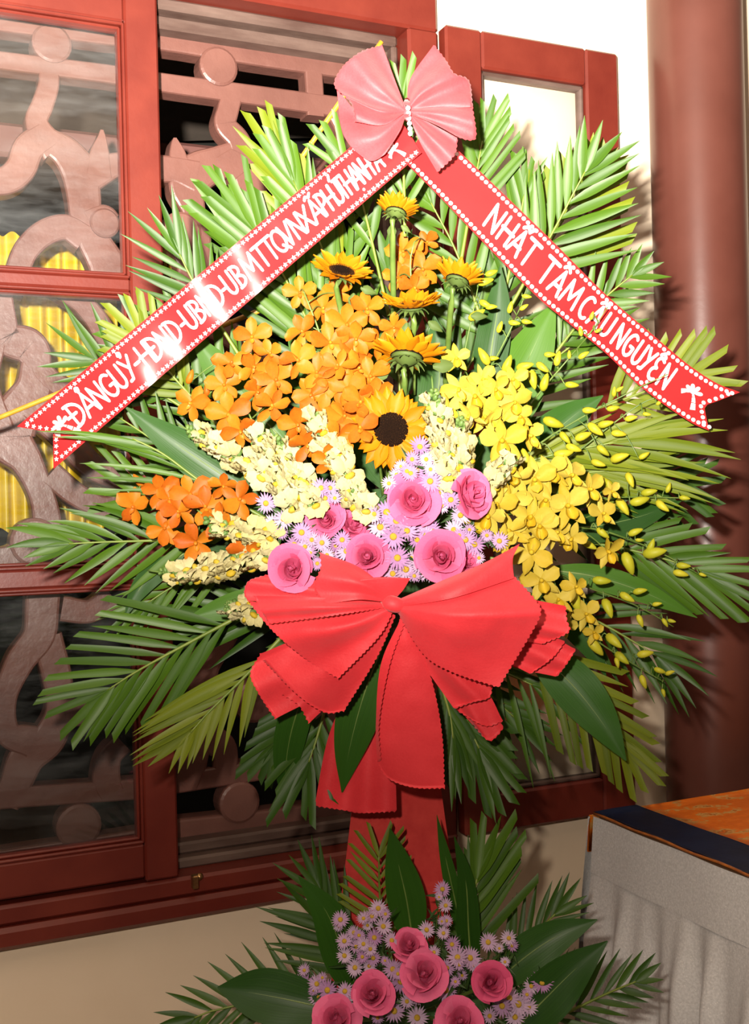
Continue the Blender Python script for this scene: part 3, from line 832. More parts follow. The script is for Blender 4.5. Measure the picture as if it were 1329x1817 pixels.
# ---- inner greens between the flowers
frond('palm frond behind the sunflowers and the left banner', [(660, 760), (610, 520), (630, 380)], (1.84, 1.83), 8, (120, 90), (38, 24), 17, False, 0, .02, .1)
frond('palm frond spreading under the start of the right banner', [(880, 640), (815, 460), (765, 360)], (1.84, 1.82), 8, (140, 100), (42, 28), 17, False, 0, .02, .1)
frond('palm frond beneath the left banner left of the orange orchids', [(520, 800), (405, 670), (320, 590)], (1.84, 1.83), 8, (135, 100), (40, 26), 17, False, 0, .02, .1)
frond('palm frond beneath the right banner behind the yellow buds', [(840, 800), (960, 660), (1045, 590)], (1.85, 1.84), 8, (145, 110), (40, 26), 17, False, 0, .02, .1)
frond('palm frond hidden behind the middle orange orchids', [(640, 820), (540, 640), (480, 520)], (1.86, 1.85), 8, (140, 110), (40, 26), 18, False, 2, .02, .1)
frond('palm frond hidden behind the upper yellow orchids', [(740, 800), (860, 600), (900, 480)], (1.86, 1.85), 8, (140, 110), (40, 26), 18, False, 2, .02, .1)
frond('palm frond behind the snapdragons on the left', [(620, 900), (450, 830), (320, 800)], (1.86, 1.85), 8, (140, 110), (44, 30), 18, False, 2, .03, .1)
frond('palm frond behind the right-hand yellow orchids', [(780, 920), (960, 905), (1100, 920)], (1.88, 1.88), 8, (140, 110), (44, 30), 18, False, 2, .03, .1)

frond('palm frond behind the stem of the highest sunflower', [(720, 820), (705, 640), (690, 480)], (1.87, 1.86), 9, (120, 90), (44, 28), 19, False, 2, .02, .05)
frond('palm frond behind the stems right of the middle sunflowers', [(740, 840), (790, 680), (800, 540)], (1.87, 1.86), 9, (120, 90), (44, 28), 19, False, 2, .02, .05)
frond('palm frond behind the knot of the bow', [(700, 980), (640, 1060), (560, 1130)], (1.82, 1.82), 8, (120, 90), (44, 28), 19, False, 2, .02, .05)
frond('palm frond behind the right loops of the bow', [(700, 980), (800, 1060), (900, 1110)], (1.84, 1.84), 8, (120, 90), (44, 28), 19, False, 2, .02, .05)
# ---- lower arrangement
GL = 'palm fronds of the lower bunch'
frond('palm frond at the far left of the lower bunch against the cream wall', [(620, 1800), (480, 1778), (385, 1792), (345, 1806)], (1.74, 1.70), 9, ((110, 60), (150, 70)), ((44, 26), (52, 30)), 13, False, 2, .06, .12, group=GL, jit=.05)
frond('palm frond with few leaflets pointing left over the cream wall', [(660, 1770), (600, 1690), (575, 1640)], (1.76, 1.74), 5, ((150, 120), (60, 50)), ((42, 40), (30, 20)), 14, False, 2, .05, .25, group=GL)
frond('palm frond fanned up left in front of the window sill', [(650, 1730), (595, 1630), (568, 1580)], (1.76, 1.74), 6, ((120, 95), (120, 100)), ((50, 30), (30, 18)), 12, False, 2, .02, .3, group=GL)
frond('thin palm frond standing before the red post', [(700, 1730), (676, 1610), (672, 1520)], (1.74, 1.72), 9, (85, 60), (52, 40), 9, True, 1, 0, .25, group=GL)
frond('tall palm frond rising right of the red post', [(800, 1760), (830, 1640), (846, 1560)], (1.72, 1.70), 7, ((70, 110), (190, 120)), ((22, 14), (26, 20)), 17, True, 0, 0, .15, group=GL, jit=.05)
frond('palm frond of thin upright leaflets beside the table skirt', [(870, 1750), (935, 1672), (985, 1622)], (1.76, 1.74), 7, ((125, 80), (100, 72)), ((36, 22), (34, 26)), 11, False, 2, .02, .15, group=GL, jit=.05)
frond('palm frond at lower right spread over the table skirt', [(900, 1850), (1000, 1800), (1075, 1764), (1128, 1742)], (1.72, 1.68), 9, ((150, 60), (110, 50)), ((36, 28), (34, 34)), 12, False, 2, .02, .1, group=GL, jit=.05)

# ---- broad leaves
def broad(label, pts, Y, w, mat='broad', fold=.16, group=None, peak=.42, twist=0.0, wave=.02):
    """wide glossy leaf; pts base..tip in pixels, w px"""
    k = len(pts); n = 20; m_ = 8
    S = spline([(p[0], p[1], Y[0] + (Y[1] - Y[0]) * (i / (k - 1))) for i, p in enumerate(pts)], n + 1)
    P = [at(*s) for s in S]
    vs_ = []; fs_ = []; uv = []
    for i in range(n + 1):
        s = i / n
        T = (P[min(n, i + 1)] - P[max(0, i - 1)]).normalized()
        view = (P[i] - CAM).normalized()
        side = T.cross(-view).normalized()
        if twist: side = Matrix.Rotation(twist * s, 3, T) @ side
        N = side.cross(T)
        if N.dot(view) > 0: N = -N
        x = s / peak if s < peak else 1 - (s - peak) / (1 - peak)
        pr = (math.sin(min(1, x) * math.pi / 2) ** (.8 if s < peak else .95))
        hw = msize(w, S[i][2]) * .5 * max(.03 if s > .5 else .10, pr)
        for j in range(m_ + 1):
            u = -1 + 2 * j / m_
            vs_.append(P[i] + side * (hw * u) + N * (fold * hw * (abs(u) ** 1.2)) + N * (wave * hw * math.sin(s * 16 + u * 2) * abs(u)))
            uv.append(((u + 1) / 2, s))
    for i in range(n):
        for j in range(m_):
            a = i * (m_ + 1) + j
            fs_.append((a, a + 1, a + m_ + 2, a + m_ + 1))
    root = empty('broad_leaf', P[0], label, 'leaf', group or 'broad glossy leaves')
    bl = obj('leaf_blade', vs_, fs_, M[mat], root, uv=uv)
    rib = [p - (p - CAM).normalized() * -.0008 for p in P]
    v_, q_ = tube_vf(rib, [.0022 * (1 - .8 * i / n) for i in range(n + 1)], 5)
    obj('midrib', v_, q_, M['stem'], root)
    return root

broad('large dark glossy leaf pointing up left beside the orange orchids', [(500, 935), (430, 868), (330, 800), (222, 722)], (1.70, 1.68), 78)
broad('large glossy leaf pointing down right under the bow, over the casement', [(930, 1150), (1000, 1200), (1060, 1270), (1111, 1350)], (1.70, 1.66), 84)
broad('wide glossy leaf hanging down left of the long bow tail', [(690, 1120), (650, 1220), (622, 1320), (607, 1406)], (1.64, 1.66), 82)
broad('narrow glossy leaf hanging below the lower left bow loop', [(560, 1190), (525, 1270), (508, 1350), (508, 1434)], (1.66, 1.70), 58)
broad('small dark leaf twisting down below the lowest snapdragon stem', [(330, 980), (270, 1020), (238, 1060), (222, 1096)], (1.73, 1.72), 40)
broad('mid green leaf in the shade under the left banner beside orange orchids', [(520, 800), (440, 715), (385, 650), (335, 585)], (1.78, 1.77), 74, 'broad_mid')
broad('wide mid green leaf rising behind the yellow orchids to the right banner', [(880, 800), (915, 690), (950, 610), (986, 535)], (1.79, 1.78), 100, 'broad_mid')
broad('dark upright leaf right of the sunflowers under the banner', [(860, 720), (872, 620), (884, 540), (888, 470)], (1.77, 1.76), 62)
broad('dark leaf lying behind the yellow orchid stems on the right', [(900, 860), (960, 790), (1015, 740), (1070, 702)], (1.80, 1.79), 78)
broad('dark leaf running right behind the yellow buds near the column', [(950, 930), (1040, 935), (1130, 918), (1210, 888)], (1.80, 1.80), 62)
broad('long green leaf drooping right beneath the yellow orchid sprays', [(960, 1010), (1050, 1022), (1140, 1050), (1237, 1096)], (1.78, 1.76), 46, 'broad_mid')
broad('dark leaf below the yellow orchids beside the bow loops', [(930, 1000), (990, 1060), (1040, 1130), (1075, 1200)], (1.80, 1.79), 70)
broad('green leaf between the orange orchids and the left banner', [(600, 760), (560, 660), (535, 570), (520, 480)], (1.81, 1.80), 70, 'broad_mid')
broad('wide green leaf lying flat left of the bow under the snapdragons', [(560, 1060), (480, 1068), (400, 1080), (330, 1098)], (1.74, 1.73), 62, 'broad_mid')
broad('dark leaf under the lowest orange orchid on the left', [(470, 1010), (400, 995), (340, 985), (285, 1000)], (1.77, 1.76), 50)
broad('dark leaf standing behind the sunflower stems', [(760, 820), (775, 720), (780, 640), (770, 560)], (1.79, 1.79), 90)
broad('dark leaf behind the lowest sunflower and the snapdragons', [(700, 880), (670, 800), (660, 720), (665, 650)], (1.79, 1.79), 90)
broad('dark leaf filling the gap behind the right-hand snapdragons', [(780, 920), (820, 860), (850, 810), (880, 760)], (1.73, 1.74), 95)
broad('dark leaf behind the roses on the left of the asters', [(690, 960), (630, 900), (560, 870), (500, 850)], (1.74, 1.75), 90)
GB = 'broad leaves of the lower bunch'
broad('tall dark pointed leaf in front of the red post', [(735, 1690), (722, 1600), (706, 1530), (692, 1470)], (1.70, 1.70), 68, group=GB)
broad('wide dark leaf leaning up left in the lower bunch', [(650, 1790), (612, 1700), (580, 1620), (530, 1556)], (1.66, 1.66), 74, group=GB)
broad('dark leaf lying left at the bottom of the picture', [(620, 1800), (540, 1780), (460, 1764), (386, 1752)], (1.60, 1.62), 92, group=GB, peak=.6)
broad('dark leaf spreading right toward the table corner', [(860, 1760), (930, 1700), (990, 1660), (1060, 1632)], (1.66, 1.66), 72, group=GB)
broad('lower dark leaf pointing right over the table skirt', [(890, 1850), (960, 1780), (1020, 1720), (1078, 1670)], (1.62, 1.62), 86, group=GB)
broad('narrow dark upright leaf right of the red post', [(840, 1760), (832, 1660), (826, 1560), (806, 1484)], (1.69, 1.69), 42, group=GB)
broad('slim dark leaf leaning over the right edge of the red post', [(830, 1700), (808, 1600), (788, 1510), (775, 1446)], (1.70, 1.70), 28, group=GB)
# ================================================================== flower templates
def petal_vf(L, w, n=6, m_=4, cup=.15, curl=.1, tip=.5, base=.25, peak=.65, ruffle=0.0, y0=0.0):
    """petal growing along +Y in the XY plane, facing +Z; returns verts, faces"""
    vs_ = []; fs_ = []
    for i in range(n + 1):
        s = i / n
        if s < peak: pr = base + (1 - base) * math.sin(s / peak * math.pi / 2) ** 1.2
        else:
            q = (s - peak) / (1 - peak)
            pr = (1 - q ** 2) ** .5 * (1 - tip) + (1 - q) * tip if q < 1 else 0
        hw = w * .5 * max(pr, .02)
        for j in range(m_ + 1):
            u = -1 + 2 * j / m_
            z = cup * w * (u * u) + curl * L * s * s + ruffle * w * math.sin(u * 5 + s * 9) * s
            vs_.append((hw * u, y0 + L * s, z))
    for i in range(n):
        for j in range(m_):
            a = i * (m_ + 1) + j
            fs_.append((a, a + 1, a + m_ + 2, a + m_ + 1))
    return vs_, fs_

def pmesh(name, mat, **k):
    v_, q_ = petal_vf(**k); return mk(name, v_, q_, mat)

def facing(px, py, tilt=(0, 0), jitter=0.0):
    """direction towards the camera turned by tilt (right, up) in picture terms"""
    d = (CAM - at(px, py, 1.7)).normalized()
    r = C_R; u = C_U
    v = d + r * (tilt[0] + rnd(-jitter, jitter)) + u * (tilt[1] + rnd(-jitter, jitter))
    return v.normalized()

# ------------------------------------------------------------------ sunflowers
SP = [pmesh('petal', M['sun_petal'], L=.60, w=.31, cup=.12, curl=c, tip=.75, base=.45, peak=.48) for c in (-.10, .05, .16)]
def disc_mesh():
    mb = MB()
    v_, q_ = lathe_vf([(0, .035), (.10, .050), (.22, .065), (.33, .055), (.40, .025), (.42, -.02), (.2, -.06), (0, -.06)], 28); mb.add(v_, q_, 0)
    for k in range(150):                        # ring of small florets
        r = .20 + .21 * math.sqrt(k / 150); a = k * 2.39996
        c = V((r * math.cos(a), r * math.sin(a), .055 - .8 * max(0, r - .3) ** 2)); h = .035 + .02 * random.random()
        s = .010; out = V((math.cos(a), math.sin(a), 0)) * .012
        mb.add([c + V((s, 0, 0)), c + V((-s * .5, s * .86, 0)), c + V((-s * .5, -s * .86, 0)), c + V((0, 0, h)) + out], [(0, 1, 3), (1, 2, 3), (2, 0, 3)], 1)
    return mb.mesh('disc', [M['sun_disc'], M['sun_floret']], True)
SD = disc_mesh()
v_, q_ = lathe_vf([(0, -.26), (.10, -.25), (.20, -.19), (.33, -.10), (.40, -.04), (.30, -.03), (0, -.03)], 20)
SC = mk('calyx', v_, q_, M['sepal'])
SS = pmesh('sepal', M['sepal'], L=.26, w=.15, cup=.1, curl=-.35, tip=1.0, base=.9, peak=.25)
SL = pmesh('stem_leaf', M['sepal'], L=.75, w=.42, cup=-.15, curl=-.25, tip=.8, base=.25, peak=.4)

def sunflower(label, px, py, Y, dia, tilt, roll=0, stem_to=None, leaves=(), cup=0.0, away=False):
    pos = at(px, py, Y); R_ = msize(dia, Y) / 2
    th = empty('sunflower', pos, label, 'sunflower', 'sunflowers of the wreath')
    fd_ = facing(px, py, tilt)
    if away: fd_ = (V((0, 0, 1)) + (pos - CAM).normalized() * .30 + C_R * tilt[0]).normalized()
    Mx = frame_m(pos, fd_, roll, R_)
    inst('disc', SD, Mx, th)
    n = 17
    for lay in range(2):
        for k in range(n):
            a = 2 * math.pi * (k + .5 * lay + rnd(-.18, .18)) / n
            m_ = Mx @ Matrix.Rotation(a, 4, 'Z') @ Matrix.Translation(V((0, .36, -.01 - .02 * lay))) @ Matrix.Rotation(cup + rnd(-.10, .28) - .10 * lay, 4, 'X') @ Matrix.Rotation(rnd(-.3, .3), 4, 'Y') @ Matrix.Scale(rnd(.88, 1.14), 4)
            inst('petal', random.choice(SP), m_, th)
    c = inst('calyx', SC, Mx, th)
    for k in range(14):
        a = 2 * math.pi * k / 14
        inst('sepal', SS, Mx @ Matrix.Rotation(a, 4, 'Z') @ Matrix.Translation(V((0, .28, -.10 - .03 * (k % 2)))) @ Matrix.Rotation(-.25 + rnd(-.2, .2), 4, 'X'), c)
    zf = (Mx.to_3x3() @ V((0, 0, -1))).normalized()
    if stem_to:
        e = at(*stem_to); s0 = pos + zf * (R_ * .22)
        mid = s0 + zf * (R_ * .5)
        S = spline([tuple(s0), tuple(mid), tuple(e)], 12)
        v_, q_ = tube_vf(S, .0046, 8); obj('stem', v_, q_, M['stem'], th)
    for (lx, ly, lY, rot, sc) in leaves:
        inst('stem_leaf', SL, frame_m(at(lx, ly, lY), facing(lx, ly, (0, .2)), rot, R_ * sc), th)

sunflower('topmost sunflower, seen from the side with its green calyx showing', 703, 376, 1.66, 92, (.25, 7), .2, (700, 640, 1.80), ((696, 398, 1.655, math.pi * .97, .9), (712, 400, 1.66, -2.2, .6)), .55, True)
sunflower('sunflower tilted up at the left under the left banner', 606, 482, 1.64, 118, (.30, 1.5), .5, (640, 700, 1.78), ((640, 510, 1.65, -1.9, .7), (628, 520, 1.66, 2.9, .7)), .3)
sunflower('sunflower in the middle facing up with a flat dark disc', 731, 542, 1.61, 120, (-.15, 2.6), 0, (715, 720, 1.76), ((722, 572, 1.60, 3.0, .75), (760, 570, 1.62, -2.2, .7)), .35)
sunflower('right-hand sunflower seen from behind its calyx beside the buds', 812, 497, 1.66, 104, (.35, 8), .3, (790, 690, 1.80), ((835, 560, 1.66, -1.6, .8),), .5, True)
sunflower('sunflower seen from below with petals spread over its green calyx', 722, 632, 1.60, 142, (.15, 9), .1, (728, 800, 1.74), ((768, 650, 1.62, -1.5, .9), (690, 655, 1.62, 2.2, .7)), .32, True)
sunflower('lowest sunflower facing forward with a round dark centre', 694, 762, 1.575, 150, (.06, .12), .1, (690, 900, 1.70))

# ------------------------------------------------------------------ orange orchids
OP = [pmesh('petal', M['orange_petal'], L=.50, w=.36, cup=c, curl=k, tip=.05, base=.22, peak=.68) for c, k in ((.10, .05), (.18, -.10), (-.12, .15))]
OPs = [pmesh('petal', M['orange_petal'], L=.47, w=.28, cup=c, curl=k, tip=.2, base=.25, peak=.62) for c, k in ((.10, .08), (-.12, -.08))]
mb = MB()
v_, q_ = lathe_vf([(0, .11), (.030, .10), (.045, .06), (.04, .0), (.03, -.05), (0, -.06)], 8); mb.add(v_, q_)
v_, q_ = petal_vf(.17, .12, 4, 3, .3, .5, .2, .4, .6); mb.add([(x, -y, z) for x, y, z in v_], q_)
OLIP = mb.mesh('flower', [M['orange_lip']])
ANG_O = (0, 68, -68, 145, -145)

def orchid_flower(parent, px, py, Y, dia, tilt, roll, lip, big, small):
    pos = at(px, py, Y)
    Mx = frame_m(pos, facing(px, py, tilt), roll, msize(dia, Y))
    f = inst('flower', lip, Mx, parent)
    for k, a in enumerate(ANG_O):
        t = rnd(-.25, .35)
        me = random.choice(big if k in (1, 2) else small) if small else random.choice(big)
        inst('petal', me, Mx @ Matrix.Rotation(math.radians(a + rnd(-7, 7)), 4, 'Z') @ Matrix.Rotation(t, 4, 'X') @ Matrix.Rotation(rnd(-.35, .35), 4, 'Y') @ Matrix.Scale(rnd(.92, 1.08), 4), f)
    return pos

def nearest(P, q):
    return min(P, key=lambda p: (p - q).length)

def pedicel(parent, a, b, r=.0011, sag=.006):
    mid = (a + b) / 2 + V((0, 0, sag))
    v_, q_ = tube_vf(spline([tuple(a), tuple(mid), tuple(b)], 7), r, 5)
    obj('pedicel', v_, q_, M['stem'], parent)

def orange_spray(label, stem, flowers, buds=(), dia=70):
    S = [at(a, b, c) for a, b, c in spline(stem, 22)]
    th = empty('orange_orchid_spray', S[0], label, 'orchid', 'orange orchid sprays')
    v_, q_ = tube_vf(S, [.0026 * (1 - .5 * i / 21) for i in range(22)], 6); obj('stem', v_, q_, M['stem'], th)
    for fl in flowers:
        px, py = fl[:2]
        d = fl[2] if len(fl) > 2 else dia * rnd(.9, 1.12)
        tl = fl[3] if len(fl) > 3 else (rnd(-.7, .7), rnd(-.5, .7))
        rl = fl[4] if len(fl) > 4 else rnd(-.5, .5)
        Y = Yd(px, py) - rnd(.0, .035)
        p = orchid_flower(th, px, py, Y, d, tl, rl, OLIP, OP, OPs)
        pedicel(th, nearest(S, p), p + (p - CAM).normalized() * .006)
    for (px, py, sz) in buds:
        Y = Yd(px, py)
        bud(th, px, py, Y, sz, rnd(-1, 1), M['orange_petal'], S)

BV, BQ = lathe_vf([(0, 0), (.13, .05), (.21, .22), (.22, .42), (.17, .68), (.09, .90), (0, 1.0)], 10)
BMESH = {}
def bud(parent, px, py, Y, ln, ang, mat, S=None, ped=None):
    """bud with its tip pointing at picture angle ang (0 = up, clockwise)"""
    if mat.name not in BMESH:
        BMESH[mat.name] = mk('bud', [(x * 1.05, z - .0 + 0, y * .95 + .12 * math.sin(z * 2.6)) for x, y, z in BV], BQ, mat)
    p = at(px, py, Y)
    m_ = frame_m(p, facing(px, py, (rnd(-.3, .3), rnd(-.3, .3))), -ang, msize(ln, Y))
    b = inst('bud', BMESH[mat.name], m_ @ Matrix.Translation(V((0, -.5, 0))), parent)
    if S:
        q = m_ @ V((0, -.5, 0)); pedicel(parent, nearest(S, q), q, .0010, .008)

orange_spray('orange orchid spray at the upper left, nearest the left banner', [(560, 860, 1.74), (500, 720, 1.70), (440, 620, 1.68), (425, 580, 1.68)],
    [(447, 598, 74, (0, .1), 0), (410, 645, 72), (398, 683, 76, (-.1, .1), .2), (340, 716, 74, (-.8, .1), -.4), (405, 736, 92, (.05, 0), .15), (449, 650, 70), (484, 722, 78), (489, 674, 84, (.2, .1), .3), (456, 695, 74), (426, 765, 78, (.2, -.6), .5), (478, 628, 60, (.4, .6), .2)], ((337, 668, 28), (367, 690, 26)))
orange_spray('orange orchid spray in the middle, left of the front-facing sunflower', [(640, 880, 1.74), (610, 740, 1.68), (570, 600, 1.66), (540, 520, 1.66)],
    [(532, 520, 62, (0, .2), 0), (572, 548, 76), (600, 520, 66, (.1, .3), .3), (616, 577, 84, (0, .1), -.1), (538, 589, 76, (-.5, .3), .4), (586, 608, 80, (.1, .1), .2), (562, 661, 74, (0, .2), -.1), (598, 685, 80), (553, 700, 76), (530, 640, 78, (-.4, .2), .2), (630, 630, 78), (528, 752, 80, (.1, -.5), .2), (570, 735, 84), (545, 790, 78, (.2, -.6), 0), (610, 740, 80), (600, 650, 74)])
orange_spray('orange orchid spray beside the sunflower stems, right of the middle one', [(680, 880, 1.74), (665, 740, 1.68), (645, 620, 1.66), (645, 550, 1.66)],
    [(651, 548, 72, (.1, .1), 0), (657, 668, 84, (.1, .1), .2), (618, 690, 76), (640, 715, 80), (672, 610, 66, (.4, 0), .4), (632, 600, 76), (665, 700, 72, (.3, -.3), 0), (635, 655, 76), (600, 775, 84, (0, -.5), .3), (640, 760, 80), (585, 820, 76, (.1, -.7), 0)])
orange_spray('short orange orchid spray near the top between the sunflowers', [(735, 700, 1.76), (735, 560, 1.70), (728, 470, 1.68), (735, 430, 1.67)],
    [(716, 446, 74, (-.2, .1), .1), (757, 430, 52, (.3, .3), .4), (750, 478, 78, (.1, 0), .2), (705, 492, 62, (-.3, -.1), 0), (735, 510, 66), (699, 580, 60, (0, -.4), 0)])
orange_spray('orange orchid spray low on the left pointing outwards', [(560, 960, 1.72), (450, 915, 1.70), (330, 895, 1.70), (245, 875, 1.70)],
    [(238, 900, 78, (-.5, .1), -.2), (286, 870, 76, (.2, -.5), .3), (292, 938, 74, (0, .1), 2.9), (338, 878, 86, (0, .1), .2), (318, 908, 74), (347, 962, 86, (0, -.5), .2), (364, 900, 80), (396, 862, 60, (.2, -.6), 0), (424, 886, 78, (.4, .1), .9), (436, 978, 72, (0, -.6), .2), (470, 975, 70), (388, 925, 74), (300, 885, 60)], ((246, 852, 30),))

# ------------------------------------------------------------------ yellow orchids
YP = [pmesh('petal', M['yellow_petal'], L=.50, w=.36, cup=c, curl=k, tip=.05, base=.25, peak=.62, ruffle=.03) for c, k in ((.12, .05), (.2, -.12), (-.1, .14))]
YPs = [pmesh('petal', M['yellow_petal'], L=.50, w=.22, cup=c, curl=k, tip=.5, base=.5, peak=.5, ruffle=.02) for c, k in ((.12, .08), (-.12, -.1))]
mb = MB()
v_, q_ = lathe_vf([(0, .16), (.035, .15), (.055, .08), (.05, .0), (.04, -.06), (0, -.08)], 8); mb.add(v_, q_)
v_, q_ = petal_vf(.30, .26, 6, 6, .55, .35, .1, .5, .6, .06); mb.add([(x, -y, z) for x, y, z in v_], q_)
YLIP = mb.mesh('flower', [M['yellow_lip']])

def yellow_spray(label, stem, flowers=(), buds=(), dia=74):
    S = [at(a, b, c) for a, b, c in spline(stem, 26)]
    th = empty('yellow_orchid_spray', S[0], label, 'orchid', 'yellow orchid sprays')
    v_, q_ = tube_vf(S, [.0022 * (1 - .6 * i / 25) for i in range(26)], 6); obj('stem', v_, q_, M['stem'], th)
    for fl in flowers:
        px, py = fl[:2]; d = fl[2] if len(fl) > 2 else dia * rnd(.9, 1.12)
        tl = fl[3] if len(fl) > 3 else (rnd(-.6, .8), rnd(-.6, .6)); rl = fl[4] if len(fl) > 4 else rnd(-.6, .6)
        Y = Yd(px, py) - rnd(.0, .035)
        p = orchid_flower(th, px, py, Y, d, tl, rl, YLIP, YP, YPs)
        pedicel(th, nearest(S, p), p + (p - CAM).normalized() * .006)
    for (px, py, sz, ang) in buds:
        Ys = min(S, key=lambda s: (s - at(px, py, s.y)).length).y
        bud(th, px, py, Ys - .012, sz, math.radians(ang), M['bud'], S)

yellow_spray('yellow orchid spray climbing beside the sunflowers to the banner', [(800, 800, 1.68), (840, 700, 1.70), (880, 635, 1.72), (915, 565, 1.72), (932, 520, 1.72), (943, 480, 1.70)],
    [(810, 636, 58, (0, .1), .1), (843, 702, 80, (0, -.2), .2), (834, 738, 66), (856, 674, 62, (.3, .2), .4), (815, 690, 70), (796, 726, 64), (862, 742, 70)],
    [(858, 632, 36, -30), (876, 636, 20, 90), (900, 645, 34, 20), (913, 573, 22, 100), (935, 571, 20, 100), (887, 580, 22, 20), (905, 545, 22, 10), (935, 526, 18, 100), (930, 545, 18, 60)])
yellow_spray('short yellow orchid stem with buds right of the highest sunflowers', [(800, 800, 1.72), (818, 660, 1.72), (838, 560, 1.70), (850, 500, 1.70)],
    [], [(846, 558, 34, 60), (862, 540, 26, 120), (872, 545, 22, 90), (862, 500, 30, 75), (872, 484, 24, 70)])
yellow_spray('yellow orchid spray whose tip lies across the right banner', [(860, 870, 1.66), (905, 770, 1.69), (955, 700, 1.70), (1010, 635, 1.70), (1048, 590, 1.66), (1078, 545, 1.645)],
    [(910, 674, 68, (.1, .2), .2), (912, 714, 76, (.2, 0), .1), (882, 732, 76), (891, 782, 92, (0, 0), .1), (937, 773, 70, (.9, 0), .3), (880, 690, 60), (925, 740, 60)],
    [(946, 674, 36, 170), (967, 678, 34, 20), (932, 650, 34, 80), (963, 652, 28, 130), (990, 636, 28, 15), (976, 629, 22, 90), (1015, 683, 26, 95), (1036, 630, 22, 60), (1010, 629, 16, 0), (1030, 588, 18, -10), (1062, 586, 14, 60), (1050, 560, 16, 20), (925, 706, 34, 140), (880, 770, 30, 20)])
yellow_spray('long yellow orchid spray reaching right to the end of the banner', [(860, 900, 1.66), (940, 802, 1.69), (1030, 742, 1.70), (1110, 700, 1.69), (1150, 680, 1.665), (1185, 664, 1.655)],
    [(976, 838, 78, (.2, .2), .3), (949, 852, 84, (0, .1), .2), (918, 850, 72), (900, 830, 60)],
    [(982, 750, 40, 110), (1003, 777, 28, 140), (1000, 804, 36, 80), (1018, 795, 30, 110), (1046, 728, 26, 90), (1088, 724, 24, 80), (1100, 690, 16, 60), (1090, 695, 20, 10), (1035, 774, 32, 70), (1057, 762, 34, 130), (1070, 800, 28, 130), (932, 815, 44, -15)])
yellow_spray('thin yellow orchid stem of buds under the long right-hand spray', [(880, 900, 1.68), (1000, 820, 1.73), (1090, 750, 1.73), (1140, 715, 1.72), (1175, 702, 1.71)],
    [], [(1075, 752, 30, 80), (1098, 770, 28, 100), (1120, 742, 24, 80), (1148, 735, 16, 100), (1100, 812, 36, 75), (1143, 808, 22, 60), (1170, 713, 16, 40), (1062, 822, 28, 110)])
yellow_spray('yellow orchid spray running level right past the broad dark leaf', [(850, 930, 1.64), (950, 900, 1.68), (1060, 885, 1.72), (1140, 882, 1.74), (1220, 884, 1.75)],
    [(1006, 898, 88, (.3, .1), .3), (1012, 845, 76, (.6, .3), .2), (1045, 868, 70, (.6, 0), .3), (967, 888, 78), (906, 882, 76), (940, 920, 84), (882, 896, 82), (870, 870, 64), (1085, 872, 40, (.7, 0), .3)],
    [(1072, 856, 40, 110), (1105, 900, 36, 150), (1135, 888, 36, 75), (1152, 873, 30, 80), (1176, 898, 30, 130), (1215, 884, 20, 100), (1186, 865, 20, 20), (1118, 852, 30, 160)])
yellow_spray('yellow orchid spray with buds bending along the lower leaf', [(850, 960, 1.62), (930, 945, 1.66), (1040, 937, 1.72), (1110, 955, 1.74), (1180, 985, 1.76), (1245, 1022, 1.76)],
    [(958, 935, 82, (0, .1), .2), (943, 980, 92, (0, 0), 2.9), (1015, 955, 66), (867, 914, 76), (840, 928, 80), (1069, 912, 62, (.5, .2), .1), (905, 945, 80), (1078, 978, 66, (.5, -.3), .3), (985, 945, 70), (890, 960, 64)],
    [(1070, 946, 28, 130), (1008, 962, 42, 150), (1045, 968, 30, 120), (1128, 944, 28, 70), (1088, 968, 22, 120), (1162, 980, 44, 80), (1155, 968, 28, 20), (1115, 1000, 44, 160), (1213, 1004, 26, 95), (1208, 1018, 28, 105), (1247, 1020, 14, 110), (1135, 958, 16, 90)])
yellow_spray('yellow orchid spray beside the right corner of the large bow', [(870, 990, 1.62), (960, 1010, 1.66), (1050, 1045, 1.71), (1130, 1075, 1.73), (1195, 1112, 1.74)],
    [(961, 1030, 80, (0, 0), .3), (1021, 1042, 56, (.4, .2), .2), (990, 1065, 60), (1039, 1090, 64, (.3, .1), .4)],
    [(1068, 1030, 34, 95), (1113, 1060, 30, 120), (1136, 1049, 26, 80), (1078, 1080, 38, 165), (1022, 1068, 44, 160), (1136, 1102, 24, 160), (1166, 1072, 18, 80), (1180, 1105, 18, 150), (1192, 1102, 16, 100)])
yellow_spray('lowest yellow orchid stem drooping in front of the white wall strip', [(900, 1030, 1.64), (1000, 1090, 1.68), (1060, 1138, 1.71), (1120, 1176, 1.72), (1178, 1210, 1.72)],
    [(1053, 1122, 46, (.3, 0), .2), (1003, 1108, 50)],
    [(1057, 1148, 40, 140), (1090, 1138, 38, 130), (1104, 1168, 32, 130), (1095, 1176, 20, 170), (1145, 1160, 30, 80), (1171, 1190, 22, 110), (1189, 1194, 18, 70), (1142, 1210, 26, 160), (1177, 1230, 16, 170)])

